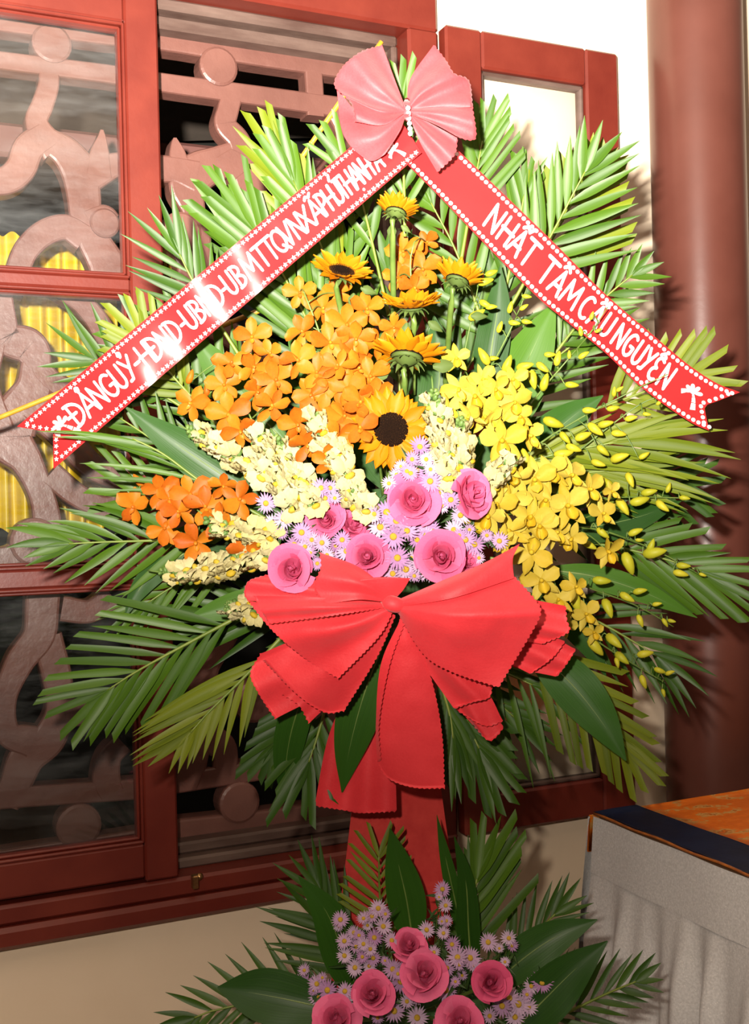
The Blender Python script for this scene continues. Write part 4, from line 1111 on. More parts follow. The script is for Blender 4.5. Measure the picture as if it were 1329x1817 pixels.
# ------------------------------------------------------------------ roses
def rose_petals():
    ms = []
    def cup(R0, H, wid, open_, lip, n=6, m_=6):
        vs_ = []; fs_ = []
        for i in range(n + 1):
            s = i / n
            for j in range(m_ + 1):
                u = -1 + 2 * j / m_
                edge = 1 - .20 * abs(u) ** 1.6
                r = R0 * (.30 + .70 * math.sin(s * 1.5)) + open_ * s * s * (1 - .15 * u * u) + lip * max(0, s - .72) ** 1.3 * 3
                a = u * wid * (.45 + .55 * math.sin(min(1, s * 1.5) * math.pi / 2))
                z = H * s * edge - lip * 1.5 * max(0, s - .78) - .02 * (1 - s)
                vs_.append((r * math.sin(a), r * math.cos(a), z + .012 * math.sin(u * 7 + s * 4)))
        for i in range(n):
            for j in range(m_):
                a = i * (m_ + 1) + j; fs_.append((a, a + 1, a + m_ + 2, a + m_ + 1))
        return vs_, fs_
    spec = [(.050, .66, 2.4, .00, .0), (.115, .68, 1.5, .00, .01), (.19, .66, 1.2, .01, .02), (.27, .62, 1.05, .03, .05), (.35, .56, .92, .07, .13), (.41, .46, .86, .13, .22)]
    for k, sp in enumerate(spec):
        v_, q_ = cup(*sp)
        ms.append((mk('petal', v_, q_, M['rose']), mk('petal', v_, q_, M['rose_dark'])))
    return ms
RP = rose_petals()
v_, q_ = lathe_vf([(0, -.12), (.10, -.10), (.14, -.04), (.10, -.02), (0, -.015)], 10)
RCAL = mk('calyx', v_, q_, M['stem'])
v_, q_ = lathe_vf([(.16, -.02), (.14, .2), (.08, .42), (.04, .52), (.02, .56), (0, .57)], 12)
RCORE = [mk('bud_core', v_, q_, M['rose']), mk('bud_core', v_, q_, M['rose_dark'])]

def rose(label, px, py, Y, dia, tilt, dark=0, group='pink roses of the wreath', foot=None):
    Y -= .012; dia *= .90
    pos = at(px, py, Y); sc = msize(dia, Y) / 1.18
    Mx = frame_m(pos, facing(px, py, tilt), rnd(0, 6), sc) @ Matrix.Translation(V((0, 0, -.42)))
    th = empty('rose', pos, label, 'rose', group)
    a = 0
    for lay, cnt in enumerate((3, 3, 4, 5, 5, 5)):
        for k in range(cnt):
            a = 2 * math.pi * (k + .37 * lay) / cnt + rnd(-.15, .15)
            inst('petal', RP[lay][dark], Mx @ Matrix.Rotation(a, 4, 'Z') @ Matrix.Rotation(rnd(-.10, .10) * (1 + lay * .25), 4, 'X') @ Matrix.Rotation(rnd(-.12, .12) * (1 + lay * .35), 4, 'Y') @ Matrix.Translation(V((0, rnd(-.03, .03), 0))) @ Matrix.Diagonal((1, 1, rnd(.92, 1.06), 1)), th)
    inst('bud_core', RCORE[dark], Mx, th)
    inst('calyx', RCAL, Mx, th)
    e = at(*(foot or (700, 960, 1.74)))
    s0 = Mx @ V((0, 0, -.1))
    v_, q_ = tube_vf([s0.lerp(e, i / 6) for i in range(7)], .0028, 6); obj('stem', v_, q_, M['stem'], th)

rose('large pink rose above the centre of the asters', 732, 886, 1.545, 96, (.05, .15))
rose('pink rose turned right beside the yellow orchids', 840, 874, 1.535, 92, (.75, .25))
rose('pink rose at the upper left of the asters', 577, 920, 1.575, 74, (-.1, .15))
rose('small pink rose half hidden right of the upper left rose', 628, 930, 1.590, 62, (.3, .5))
rose('pink rose at far left resting on the bow', 515, 1008, 1.555, 88, (-.1, .1))
rose('pink rose in the middle just above the bow knot', 652, 986, 1.545, 84, (0, .15))
rose('large pink rose above the right bow loop', 783, 986, 1.535, 98, (.05, .12))
rose('pink rose peeping out behind the right bow loop', 830, 996, 1.570, 56, (.5, .2))
GR = 'pink roses of the lower bunch'; ft = (740, 1800, 1.74)
rose('uppermost rose of the lower bunch, a half open bud', 726, 1673, 1.60, 66, (.1, .7), 0, GR, ft)
rose('large rose in the centre of the lower bunch', 753, 1728, 1.57, 86, (.1, .3), 0, GR, ft)
rose('rose left of centre in the lower bunch', 661, 1763, 1.57, 78, (0, .2), 0, GR, ft)
rose('darker pink rose at the right of the lower bunch', 871, 1742, 1.58, 74, (.1, .15), 1, GR, ft)
rose('rose at the bottom left edge of the picture', 597, 1806, 1.57, 84, (-.1, .3), 0, GR, ft)
rose('rose at the bottom edge right of centre', 818, 1812, 1.56, 90, (.1, .3), 0, GR, ft)

# ------------------------------------------------------------------ asters
def aster_mesh(n, L, w, cup_):
    mb = MB()
    for k in range(n):
        a = 2 * math.pi * (k + rnd(-.2, .2)) / n; c, s = math.cos(a), math.sin(a)
        l = L * rnd(.88, 1.06)
        pts = [(.09, -w * .35), (.09, w * .35), (l * .65, w * .5), (l, 0), (l * .65, -w * .5)]
        zz = [0, 0, cup_ * .6, cup_ + rnd(-.04, .04), cup_ * .6]
        mb.add([(x * c - y * s, x * s + y * c, z) for (x, y), z in zip(pts, zz)], [(0, 1, 2, 3, 4)])
    return mb.mesh('flower', [M['aster']], False)
AM = [aster_mesh(20, .5, .085, .05), aster_mesh(22, .5, .08, .12), aster_mesh(18, .5, .09, .20)]
v_, q_ = lathe_vf([(.12, -.02), (.13, .03), (.10, .07), (.05, .085), (0, .08)], 10)
AD = mk('disc', v_, q_, M['aster_disc'])
AG = [pmesh('leaf', M['aster_leaf'], L=1, w=.22, cup=.2, curl=-.2, tip=.8, base=.4, peak=.4, n=3, m_=2)]

def aster_sprig(label, root, pts, dia=38, group='lavender asters of the wreath', yf=Yd, lift=.017, spread=.5):
    r3 = at(*root)
    th = empty('aster_sprig', r3, label, 'aster', group)
    st = MB(); lf = MB()
    for fl in pts:
        px, py = fl[:2]; d = (fl[2] if len(fl) > 2 else dia * rnd(.85, 1.12))
        Y = yf(px, py) - lift - rnd(0, .02)
        pos = at(px, py, Y)
        out = ((px - root[0]) / 260.0, -(py - root[1]) / 260.0)
        m_ = frame_m(pos, facing(px, py, (out[0] * spread, out[1] * spread), .28), rnd(0, 6), msize(d, Y))
        f = inst('flower', random.choice(AM), m_, th)
        inst('disc', AD, m_, f)
        e = m_ @ V((0, 0, -.06)); md = e.lerp(r3, .45) + V((0, 0, -.008))
        v_, q_ = tube_vf(spline([tuple(e), tuple(md), tuple(r3)], 6), .0009, 4, False); st.add(v_, q_)
        for k in range(7):
            b0 = e.lerp(r3, rnd(.02, .42)); dd = V((rnd(-1, 1), rnd(-.9, .2), rnd(-.7, 1))).normalized()
            lm = frame_m(b0, (CAM - b0).normalized() + V((rnd(-.8, .8), 0, rnd(-.8, .8))), rnd(0, 6.28), rnd(.016, .030))
            lv, lq = petal_vf(1, .24, 3, 2, .2, -.2, .8, .4, .4); lf.add([lm @ V(p) for p in lv], lq)
    st.build('stem', [M['stem']], th)
    o = lf.build('foliage', [M['aster_leaf']], th); o['kind'] = 'stuff'

c0 = (700, 960, 1.70)
aster_sprig('aster sprig rising beside the lowest sunflower', (730, 900, 1.70), [(745, 793), (731, 815), (756, 815), (722, 836), (740, 835), (764, 833, 30), (712, 828, 30), (704, 842, 30), (690, 858, 30), (757, 812, 36), (729, 840)])
aster_sprig('aster sprig between the two upper roses', (790, 900, 1.70), [(763, 854, 46), (789, 850, 44), (778, 875, 40), (800, 887, 42), (819, 890, 38), (785, 898, 30), (817, 914, 42), (806, 845, 30)])
aster_sprig('dense aster sprig in the middle under the large central rose', (705, 950, 1.68), [(686, 909, 50), (704, 924, 52), (675, 935, 50), (698, 952, 52), (722, 942, 44), (752, 930, 48), (755, 950, 40), (664, 912, 36), (740, 958, 38), (720, 915, 36), (738, 915, 34), (766, 940, 34)])
aster_sprig('pale aster sprig drooping onto the bow knot', (710, 990, 1.66), [(705, 990, 50), (720, 1010, 48), (697, 1018, 42), (674, 1000, 44), (668, 1020, 44), (742, 1003, 34), (748, 1018, 30), (763, 1013, 44), (657, 1010, 36), (735, 1022, 28), (730, 990, 30)])
aster_sprig('aster sprig right of the large lower rose toward the yellow orchids', (820, 950, 1.68), [(826, 958, 42), (842, 966, 42), (805, 940, 42), (815, 950, 30), (864, 950, 28), (886, 960, 38), (850, 990, 26), (796, 958, 30), (833, 940, 26)])
aster_sprig('aster sprig among the snapdragons left of the roses', (560, 950, 1.70), [(472, 893, 42), (484, 929, 42), (503, 921, 40), (535, 945, 44), (522, 966, 38), (553, 958, 34), (500, 945, 28)])
aster_sprig('aster sprig just above the far left rose', (560, 980, 1.70), [(571, 963, 38), (550, 980, 34), (541, 970, 34), (563, 1000, 30), (596, 968, 34), (607, 958, 38), (615, 978, 42), (590, 980, 30), (606, 996, 30), (580, 985, 30)])
aster_sprig('small aster sprig above the upper left rose', (590, 900, 1.68), [(570, 866, 40), (586, 866, 32), (577, 884, 36), (560, 885, 28), (594, 884, 28)])
YL = lambda px, py: 1.66 - .06 * max(0, 1 - ((px - 740) / 240) ** 2 - ((py - 1800) / 220) ** 2)
GA = 'lavender asters of the lower bunch'
def low(label, root, pts): aster_sprig(label, root, pts, 36, GA, YL, .010, .6)
low('tall aster sprig standing before the red post', (760, 1780, 1.72), [(785, 1578, 34), (791, 1607, 30), (779, 1592, 18), (792, 1634, 26), (784, 1635, 18), (787, 1656, 28), (757, 1650, 34), (802, 1676, 32), (770, 1690, 28)])
low('aster sprig at the upper left of the lower bunch', (680, 1780, 1.72), [(604, 1632, 36), (601, 1644, 22), (671, 1612, 36), (660, 1626, 30), (684, 1622, 24), (680, 1644, 36), (645, 1630, 28), (652, 1642, 24), (628, 1655, 30), (637, 1660, 26), (664, 1664, 36), (645, 1675, 30)])
low('aster sprig left of the lower half open rose', (670, 1790, 1.72), [(611, 1670, 34), (632, 1680, 30), (611, 1696, 34), (630, 1717, 36), (657, 1684, 30), (662, 1700, 32), (643, 1698, 26), (655, 1714, 28), (695, 1669, 34), (683, 1705, 20)])
low('aster sprig beside the far left leaf of the lower bunch', (620, 1810, 1.72), [(541, 1749, 44), (562, 1746, 36), (581, 1757, 42), (566, 1769, 40), (556, 1757, 22), (553, 1790, 30), (612, 1759, 36), (614, 1776, 34), (540, 1722, 26), (572, 1735, 22)])
low('aster sprig between the two middle lower roses', (700, 1800, 1.72), [(697, 1720, 40), (711, 1741, 46), (706, 1728, 26), (718, 1716, 30), (699, 1794, 46), (722, 1777, 30), (740, 1770, 28), (740, 1806, 44), (670, 1806, 26)])
low('aster sprig right of the large lower rose', (800, 1800, 1.72), [(793, 1718, 34), (812, 1699, 42), (834, 1700, 44), (815, 1712, 24), (838, 1712, 36), (791, 1757, 44), (820, 1731, 22), (804, 1773, 20), (808, 1742, 22), (789, 1806, 42), (779, 1740, 26)])
low('small aster sprig beside the broad right leaf of the lower bunch', (870, 1790, 1.72), [(866, 1672, 38), (903, 1665, 32), (908, 1678, 26), (886, 1683, 20), (896, 1707, 22)])
low('aster sprig right of the darker lower rose', (890, 1810, 1.72), [(943, 1750, 32), (962, 1743, 44), (968, 1736, 34), (904, 1771, 42), (920, 1782, 46), (891, 1785, 42), (938, 1787, 34), (914, 1805, 40), (957, 1778, 28), (947, 1758, 30), (869, 1803, 32), (935, 1765, 26)])

# ------------------------------------------------------------------ snapdragons
def snap_mesh():
    mb = MB()
    v_, q_ = lathe_vf([(.10, -.40), (.17, -.25), (.20, -.05), (.19, .05)], 8); mb.add(v_, q_, 0)
    def lobe(ang, L, w, curl, mi, tiltx):
        v_, q_ = petal_vf(L, w, 5, 6, -.12, curl, .05, .6, .65, .16)
        m_ = Matrix.Rotation(math.radians(ang), 4, 'Z') @ Matrix.Translation(V((0, .10, .03))) @ Matrix.Rotation(tiltx, 4, 'X')
        mb.add([m_ @ V(p) for p in v_], q_, mi)
    lobe(26, .52, .50, -.35, 0, .70); lobe(-26, .52, .50, -.35, 0, .70)
    lobe(180, .42, .42, -.5, 0, .40); lobe(128, .42, .42, -.5, 0, .32); lobe(-128, .42, .42, -.5, 0, .32)
    v_, q_ = lathe_vf([(0, .17), (.08, .15), (.14, .08), (.15, -.02)], 8)
    mb.add([V((x * 1.25, y * .75 - .10, z + .02)) for x, y, z in v_], q_, 1)
    return mb.mesh('floret', [M['snap'], M['snap_y']])
SNM = [snap_mesh(), snap_mesh()]

def snapdragon(label, pts, n, size=36, width=26, tipgreen=.22, Yo=.025):
    n = int(n * .80); size *= 1.36
    S0 = spline(pts, 30)
    S = [at(a, b, Yd(a, b) - Yo) for a, b in S0]
    th = empty('snapdragon', S[0], label, 'snapdragon', 'cream snapdragon stems')
    v_, q_ = tube_vf(S, [.0030 * (1 - .6 * i / 29) for i in range(30)], 6); obj('stem', v_, q_, M['snap_g'], th)
    for k in range(n):
        f = (k + .4) / n * (1 - tipgreen) + .04
        i = min(28, int(f * 29)); P = S[i]; px, py = S0[i]
        T = (S[i + 1] - S[i]).normalized()
        view = (CAM - P).normalized(); sd = T.cross(view).normalized()
        a = k * 2.4 + rnd(-.4, .4)
        rad = sd * math.sin(a) + view * (.55 + .45 * math.cos(a))
        rad.normalize()
        sc = msize(size, P.y) * (1.0 - .28 * f) * rnd(.9, 1.15)
        base = P + rad * (msize(width, P.y) * .5 * (1 - .3 * f))
        fc = (rad + T * .25 + V((0, 0, -.12)) + V((rnd(-.2, .2), 0, rnd(-.2, .2)))).normalized()
        inst('floret', random.choice(SNM), frame_m(base, fc, rnd(-.7, .7), sc), th)
    g = MB()
    for k in range(32):
        f = 1 - tipgreen * 1.25 + tipgreen * 1.25 * k / 22 if k < 15 else rnd(.05, .8)
        i = min(28, int(f * 29)); P = S[i]; T = (S[i + 1] - S[i]).normalized()
        view = (CAM - P).normalized(); sd = T.cross(view).normalized(); a = k * 2.4
        rad = (sd * math.sin(a) + view * math.cos(a) * .8).normalized()
        s = msize(15 if k < 15 else 14, P.y) * (1.15 - .6 * max(0, (f - .75) / .25))
        lm = frame_m(P + rad * s * (.45 if k < 15 else .75), (rad + T * .6).normalized(), rnd(0, 6), s)
        lv, lq = lathe_vf([(0, -.5), (.25, -.35), (.36, 0), (.25, .35), (0, .5)], 6)
        o = obj('green_bud', lv, lq, M['snap_g'], th, lm)

snapdragon('snapdragon stem pointing up left beside the big dark leaf', [(470, 850), (420, 812), (360, 778), (314, 752)], 15, 38)
snapdragon('tall snapdragon stem left of centre in front of the orange orchids', [(520, 905), (490, 840), (462, 780), (442, 735)], 18, 40, 30)
snapdragon('snapdragon stem left of the front-facing sunflower', [(620, 850), (595, 815), (572, 770), (556, 725)], 14, 40, 30, .12)
snapdragon('second snapdragon stem crowding the tall one on its right', [(560, 900), (530, 850), (500, 805), (480, 760)], 14, 38, 28)
snapdragon('snapdragon stem above the lower orange orchids pointing left', [(490, 960), (440, 945), (390, 935), (350, 905)], 13, 38, 28, .25)
snapdragon('lowest long snapdragon stem pointing left', [(480, 985), (400, 1005), (330, 1020), (262, 1012)], 18, 38, 28, .18)
snapdragon('small snapdragon tucked under the left edge of the bow', [(460, 1090), (435, 1085), (415, 1080), (398, 1072)], 7, 36, 34, .15)
snapdragon('snapdragon stem right of the sunflower, against the yellow orchids', [(800, 850), (785, 790), (772, 730), (766, 668)], 14, 38, 30, .25)
snapdragon('snapdragon stem with a green tip beside the upper yellow orchids', [(822, 830), (819, 795), (816, 765), (812, 728)], 11, 38, 30, .3)
snapdragon('snapdragon stem leaning right toward the yellow orchid cluster', [(862, 862), (880, 845), (898, 828), (920, 803)], 9, 36, 28, .25)
snapdragon('short snapdragon stem above the small hidden rose', [(650, 910), (636, 890), (622, 868), (610, 845)], 9, 36, 30, .15)
snapdragon('snapdragon stem behind the aster sprig beside the lowest sunflower', [(800, 850), (794, 825), (790, 800), (786, 770)], 8, 38, 30, .05)
# ================================================================== stand, sticks, foam
PY = 1.80
bl = at(600, 1640, PY); br = at(816, 1640, PY); tl = at(655, 1180, PY); tr = at(752, 1180, PY)
stand = empty('flower_stand', V((at(708, 1640, PY).x, PY, 0)), 'red cloth-covered easel post rising behind the lower bunch to the bow', 'stand')
zb_ = 0.0; zt_ = tl.z
def ext(a, b, z):       # point on line a-b at height z
    t = (z - a.z) / (b.z - a.z); return a + (b - a) * t
L0, R0 = ext(tl, bl, .02), ext(tr, br, .02)
mb = MB(); nrow = 24
for i in range(nrow + 1):
    t = i / nrow
    a = tl.lerp(L0, t); b_ = tr.lerp(R0, t)
    for (p, dy) in ((a, 0), (a.lerp(b_, .5), -.004), (b_, 0), (b_, .035), (a, .035)):
        mb.v.append(V((p.x, PY + dy + .0015 * math.sin(t * 31), p.z)))
for i in range(nrow):
    for k in range(5):
        k2 = (k + 1) % 5
        mb.f.append((i*5 + k, i*5 + k2, (i+1)*5 + k2, (i+1)*5 + k)); mb.m.append(0)
mb.f += [(0, 1, 2, 3, 4), tuple(nrow*5 + k for k in range(5))]; mb.m += [0, 0]
o = mb.build('front_panel', [M['post']], stand, None, False); fixnorm(o.data)
for sx in (-1, 1):
    top = V((tl.lerp(tr, .5).x + sx * .02, PY + .05, zt_ - .05)); foot = V((L0.lerp(R0, .5).x + sx * .10, PY + .32, .012))
    v_, q_ = tube_vf([top, foot], .010, 8); obj('rear_leg', v_, q_, M['post'], stand)
v_, q_ = tube_vf([V((L0.x - .02, PY + .02, .035)), V((R0.x + .02, PY + .02, .035))], .014, 8); obj('foot_bar', v_, q_, M['post'], stand)

def ellip(name, px, py, Y, a, b, c, label):
    v_, q_ = [], []
    ns, nr = 16, 9
    pr = [(math.sin(math.pi * i / nr), math.cos(math.pi * i / nr)) for i in range(nr + 1)]
    v_, q_ = lathe_vf([(max(.001, r), z) for r, z in pr], ns)
    v_ = [(math.copysign(abs(x) ** .7, x) * a, math.copysign(abs(y) ** .7, y) * b, math.copysign(abs(z) ** .7, z) * c) for x, y, z in v_]
    o = obj(name, v_, q_, M['foam'], None, Matrix.Translation(at(px, py, Y)))
    tag(o, label, 'foam')
ellip('floral_foam', 690, 990, 1.765, .13, .035, .11, 'dark green foam block holding the upper flowers behind the asters')
ellip('floral_foam', 745, 1815, 1.755, .12, .030, .09, 'dark green foam block holding the lower flowers at the bottom')

def stick(label, pts, r=.0042):
    P = [at(*p) for p in pts]
    th = empty('bamboo_stick', P[0], label, 'stick', 'bamboo sticks of the wreath')
    n = 12; Q = [P[0].lerp(P[1], i / n) for i in range(n + 1)]
    v_, q_ = tube_vf(Q, r, 8); s = obj('cane', v_, q_, M['bamboo'], th)
    for k in (3, 6, 9):
        d = (P[1] - P[0]).normalized()
        v_, q_ = tube_vf([Q[k] - d * .002, Q[k], Q[k] + d * .002], [r, r * 1.25, r], 8); obj('node', v_, q_, M['bamboo'], th)
stick('orange bamboo stick jutting out left behind the left banner tails', [(-40, 757, 1.87), (560, 510, 1.87)])
stick('orange bamboo stick slanting up behind the top bow', [(430, 432, 1.86), (677, 74, 1.84)])

# ================================================================== banners
class Banner:
    def __init__(s, up, lo, yf, t0, t1):
        s.up = up; s.lo = lo; s.yf = yf; s.t0 = t0; s.t1 = t1
        n = 241
        s.U = spline(up, n); s.L = spline(lo, n); s.n = n
    def px(s, t, v):
        i = max(0, min(s.n - 1.0001, t * (s.n - 1))); a = int(i); f = i - a
        u = [s.U[a][k] + (s.U[a + 1][k] - s.U[a][k]) * f for k in (0, 1)]
        l = [s.L[a][k] + (s.L[a + 1][k] - s.L[a][k]) * f for k in (0, 1)]
        return l[0] + (u[0] - l[0]) * v, l[1] + (u[1] - l[1]) * v
    def p(s, t, v, off=0.0):
        x, y = s.px(t, v); Y = s.yf(t, v)
        return at(x, y, Y - off)
    def t_of_x(s, x, v=.5):
        lo, hi = 0.0, 1.0
        inc = s.px(1, v)[0] > s.px(0, v)[0]
        for _ in range(40):
            m = (lo + hi) / 2
            if (s.px(m, v)[0] < x) == inc: lo = m
            else: hi = m
        return (lo + hi) / 2
    def mesh(s, nt=110, nv=10):
        vs_ = []; fs_ = []
        for i in range(nt + 1):
            for j in range(nv + 1):
                v = j / nv; a = s.t0(v); b = s.t1(v)
                vs_.append(s.p(a + (b - a) * i / nt, v))
        for i in range(nt):
            for j in range(nv):
                k = i * (nv + 1) + j; fs_.append((k, k + 1, k + nv + 2, k + nv + 1))
        return vs_, fs_

# hand-lettered strokes, unit height, y up
def arc(cx, cy, rx, ry, a0, a1, n=10):
    return [(cx + rx * math.cos(math.radians(a0 + (a1 - a0) * i / n)), cy + ry * math.sin(math.radians(a0 + (a1 - a0) * i / n))) for i in range(n + 1)]
GLY = {
 'D': (.62, [[(.12, 0), (.12, 1)], [(.02, 1)] + arc(.12, .5, .46, .5, 90, -90) + [(.02, 0)]]),
 'A': (.70, [[(.02, 0), (.36, 1), (.66, 0)], [(.14, .34), (.62, .34)]]),
 'N': (.70, [[(.08, 0), (.08, 1), (.60, 0), (.62, 1)]]),
 'G': (.72, [arc(.38, .5, .32, .5, 50, 320, 14) + [(.64, .46), (.40, .46)]]),
 'U': (.66, [[(.08, 1), (.08, .35)] + arc(.33, .32, .25, .32, 180, 360, 8) + [(.58, 1)]]),
 'Y': (.66, [[(.06, 1), (.34, .52)], [(.62, 1), (.34, .45), (.20, .05), (.02, .02)]]),
 'H': (.70, [[(.08, 0), (.08, 1)], [(.60, 0), (.60, 1)], [(.0, .52), (.70, .52)]]),
 'B': (.60, [[(.10, 0), (.10, 1)], [(.02, 1)] + arc(.14, .76, .36, .24, 90, -90, 8) + arc(.14, .26, .42, .26, 90, -90, 8) + [(.02, 0)]]),
 'M': (.86, [[(.04, 0), (.14, 1), (.42, .25), (.70, 1), (.80, 0)]]),
 'T': (.66, [[(.0, 1), (.66, 1)], [(.33, 1), (.33, 0)]]),
 'Q': (.74, [arc(.36, .5, .32, .5, 80, 440, 16), [(.42, .25), (.70, -.06)]]),
 'V': (.66, [[(.02, 1), (.32, 0), (.64, 1)]]),
 'X': (.66, [[(.04, 1), (.62, 0)], [(.62, 1), (.04, 0)]]),
 'P': (.58, [[(.10, 0), (.10, 1)], [(.02, 1)] + arc(.14, .72, .38, .28, 90, -90, 8)]),
 'C': (.66, [arc(.38, .5, .32, .5, 55, 305, 14)]),
 'E': (.56, [[(.52, .92)] + arc(.32, .76, .22, .24, 80, 270, 7) + arc(.32, .25, .26, .27, 90, 290, 7) + [(.54, .06)]]),
 '-': (.42, [[(.04, .45), (.36, .45)]]),
}
def dia(kind, w):
    c = w * .5
    return {'hook': [[(c - .07, 1.20), (c - .02, 1.30), (c + .07, 1.26), (c + .05, 1.17), (c - .01, 1.10)]],
            'acute': [[(c + .02, 1.10), (c + .16, 1.32)]],
            'hat': [[(c - .20, 1.10), (c, 1.26), (c + .20, 1.10)]],
            'tilde': [[(c - .20, 1.14), (c - .08, 1.24), (c + .08, 1.14), (c + .22, 1.26)]],
            'hatacute': [[(c - .20, 1.08), (c, 1.24), (c + .20, 1.10)], [(c + .22, 1.14), (c + .34, 1.32)]],
            'hatgrave': [[(c - .20, 1.08), (c, 1.24), (c + .20, 1.10)], [(c + .30, 1.14), (c + .18, 1.32)]],
            'hatdot': [[(c - .18, 1.08), (c, 1.22), (c + .18, 1.08)], [(c, -.20), (c + .02, -.20)]],
            'dot': [[(c, -.20), (c + .02, -.20)]],
            'bar': [[(-.08, .52), (.34, .52)]]}[kind]

def letter(bn, ch, xa, xb, v0, v1, parent, th=.15, acc=(), slant=0.0):
    """one letter between picture columns xa..xb, feet at v0, head at v1 across the ribbon"""
    w, strokes = GLY[ch]
    strokes = [list(s) for s in strokes]
    for a in acc: strokes += dia(a, w)
    g_ = (xb - xa) * .09
    ta, tb_ = bn.t_of_x(xa + g_), bn.t_of_x(xb - g_)
    mb = MB()
    asp = (abs(xb - xa) / w) / 50.0
    def mp(x, y, k):
        t = ta + (tb_ - ta) * ((x + slant * y) / w)
        return bn.p(t, v0 + (v1 - v0) * y, .0006)
    hy = th * .5; hx = hy * 31 * w / max(6, abs(xb - xa))
    for st in strokes:
        for (x, y) in st:
            mb.add([mp(x + hx * math.cos(k * math.pi / 4), y + hy * math.sin(k * math.pi / 4), 0) for k in range(8)], [tuple(range(8))])
        for (a, b) in zip(st, st[1:]):
            d = math.hypot((b[0] - a[0]) / hx, (b[1] - a[1]) / hy) or 1
            nx, ny = -(b[1] - a[1]) / hy / d * hx, (b[0] - a[0]) / hx / d * hy
            sub = max(1, int(math.hypot(b[0] - a[0], b[1] - a[1]) / .2))
            for q in range(sub):
                c0 = [a[k] + (b[k] - a[k]) * q / sub for k in (0, 1)]; c1 = [a[k] + (b[k] - a[k]) * (q + 1) / sub for k in (0, 1)]
                mb.add([mp(c0[0] + nx, c0[1] + ny, 0), mp(c0[0] - nx, c0[1] - ny, 0), mp(c1[0] - nx, c1[1] - ny, 0), mp(c1[0] + nx, c1[1] + ny, 0)], [(0, 1, 2, 3)])
    mb.build('letter', [M['white_print']], parent, None, False)

def border(bn, pts, parent, star, r=.0036):
    """row of printed dots along (t,v) points"""
    mb = MB()
    for (t, v) in pts:
        c = bn.p(t, v, .0005)
        e1 = (bn.p(t + .004, v, .0005) - c).normalized()
        e2 = (bn.p(t, v + .03, .0005) - c); e2 = (e2 - e1 * e2.dot(e1)).normalized()
        if star:
            n = 20; ph = rnd(0, 1)
            ring = [(r * (.72 + .34 * math.cos(5 * 2 * math.pi * k / n)), 2 * math.pi * k / n + ph) for k in range(n)]
        else:
            n = 10; ring = [(r * .92, 2 * math.pi * k / n) for k in range(n)]
        mb.add([c + e1 * (q * math.cos(a)) + e2 * (q * math.sin(a)) for q, a in ring], [tuple(range(n))])
    o = mb.build('border_dots', [M['white_print']], parent, None, False); o['kind'] = 'stuff'

def bow_print(bn, tc_, vc, st, sv, parent, flip=1, mat='white_print'):
    """flat printed ribbon bow: loops, knot and two tails as outlines of petals"""
    mb = MB()
    def poly(pts): mb.add([bn.p(tc_ + st * x, vc + sv * y, .0007) for x, y in pts], [tuple(range(len(pts)))])
    def loop(cx, cy, a, L, w):
        ca, sa = math.cos(a), math.sin(a)
        out = []
        for k in range(14):
            q = 2 * math.pi * k / 14
            x = L * (.5 + .5 * math.cos(q)); y = w * math.sin(q) * (.35 + .65 * (x / L))
            out.append((cx + x * ca - y * sa, cy + x * sa + y * ca))
        poly(out)
    for a in (25, 75, 120, 160): loop(0, 0, math.radians(a), .52, .15)
    poly([(.08, .08), (-.08, .08), (-.08, -.08), (.08, -.08)])
    for (a, L) in ((-62, 1.0), (-150, .62)):
        ca, sa = math.cos(math.radians(a)), math.sin(math.radians(a))
        for (s0, s1) in ((.02, .30), (.34, .64), (.68, 1.0)):
            w0, w1 = .04 + .10 * s0, .04 + .10 * s1
            c0 = (L * s0 * ca, L * s0 * sa + .10 * math.sin(s0 * 3)); c1 = (L * s1 * ca, L * s1 * sa + .10 * math.sin(s1 * 3))
            poly([(c0[0] - w0 * sa, c0[1] + w0 * ca), (c0[0] + w0 * sa, c0[1] - w0 * ca), (c1[0] + w1 * sa, c1[1] - w1 * ca), (c1[0] - w1 * sa, c1[1] + w1 * ca)])
    mb.build('printed_bow', [M[mat]], parent, None, False)

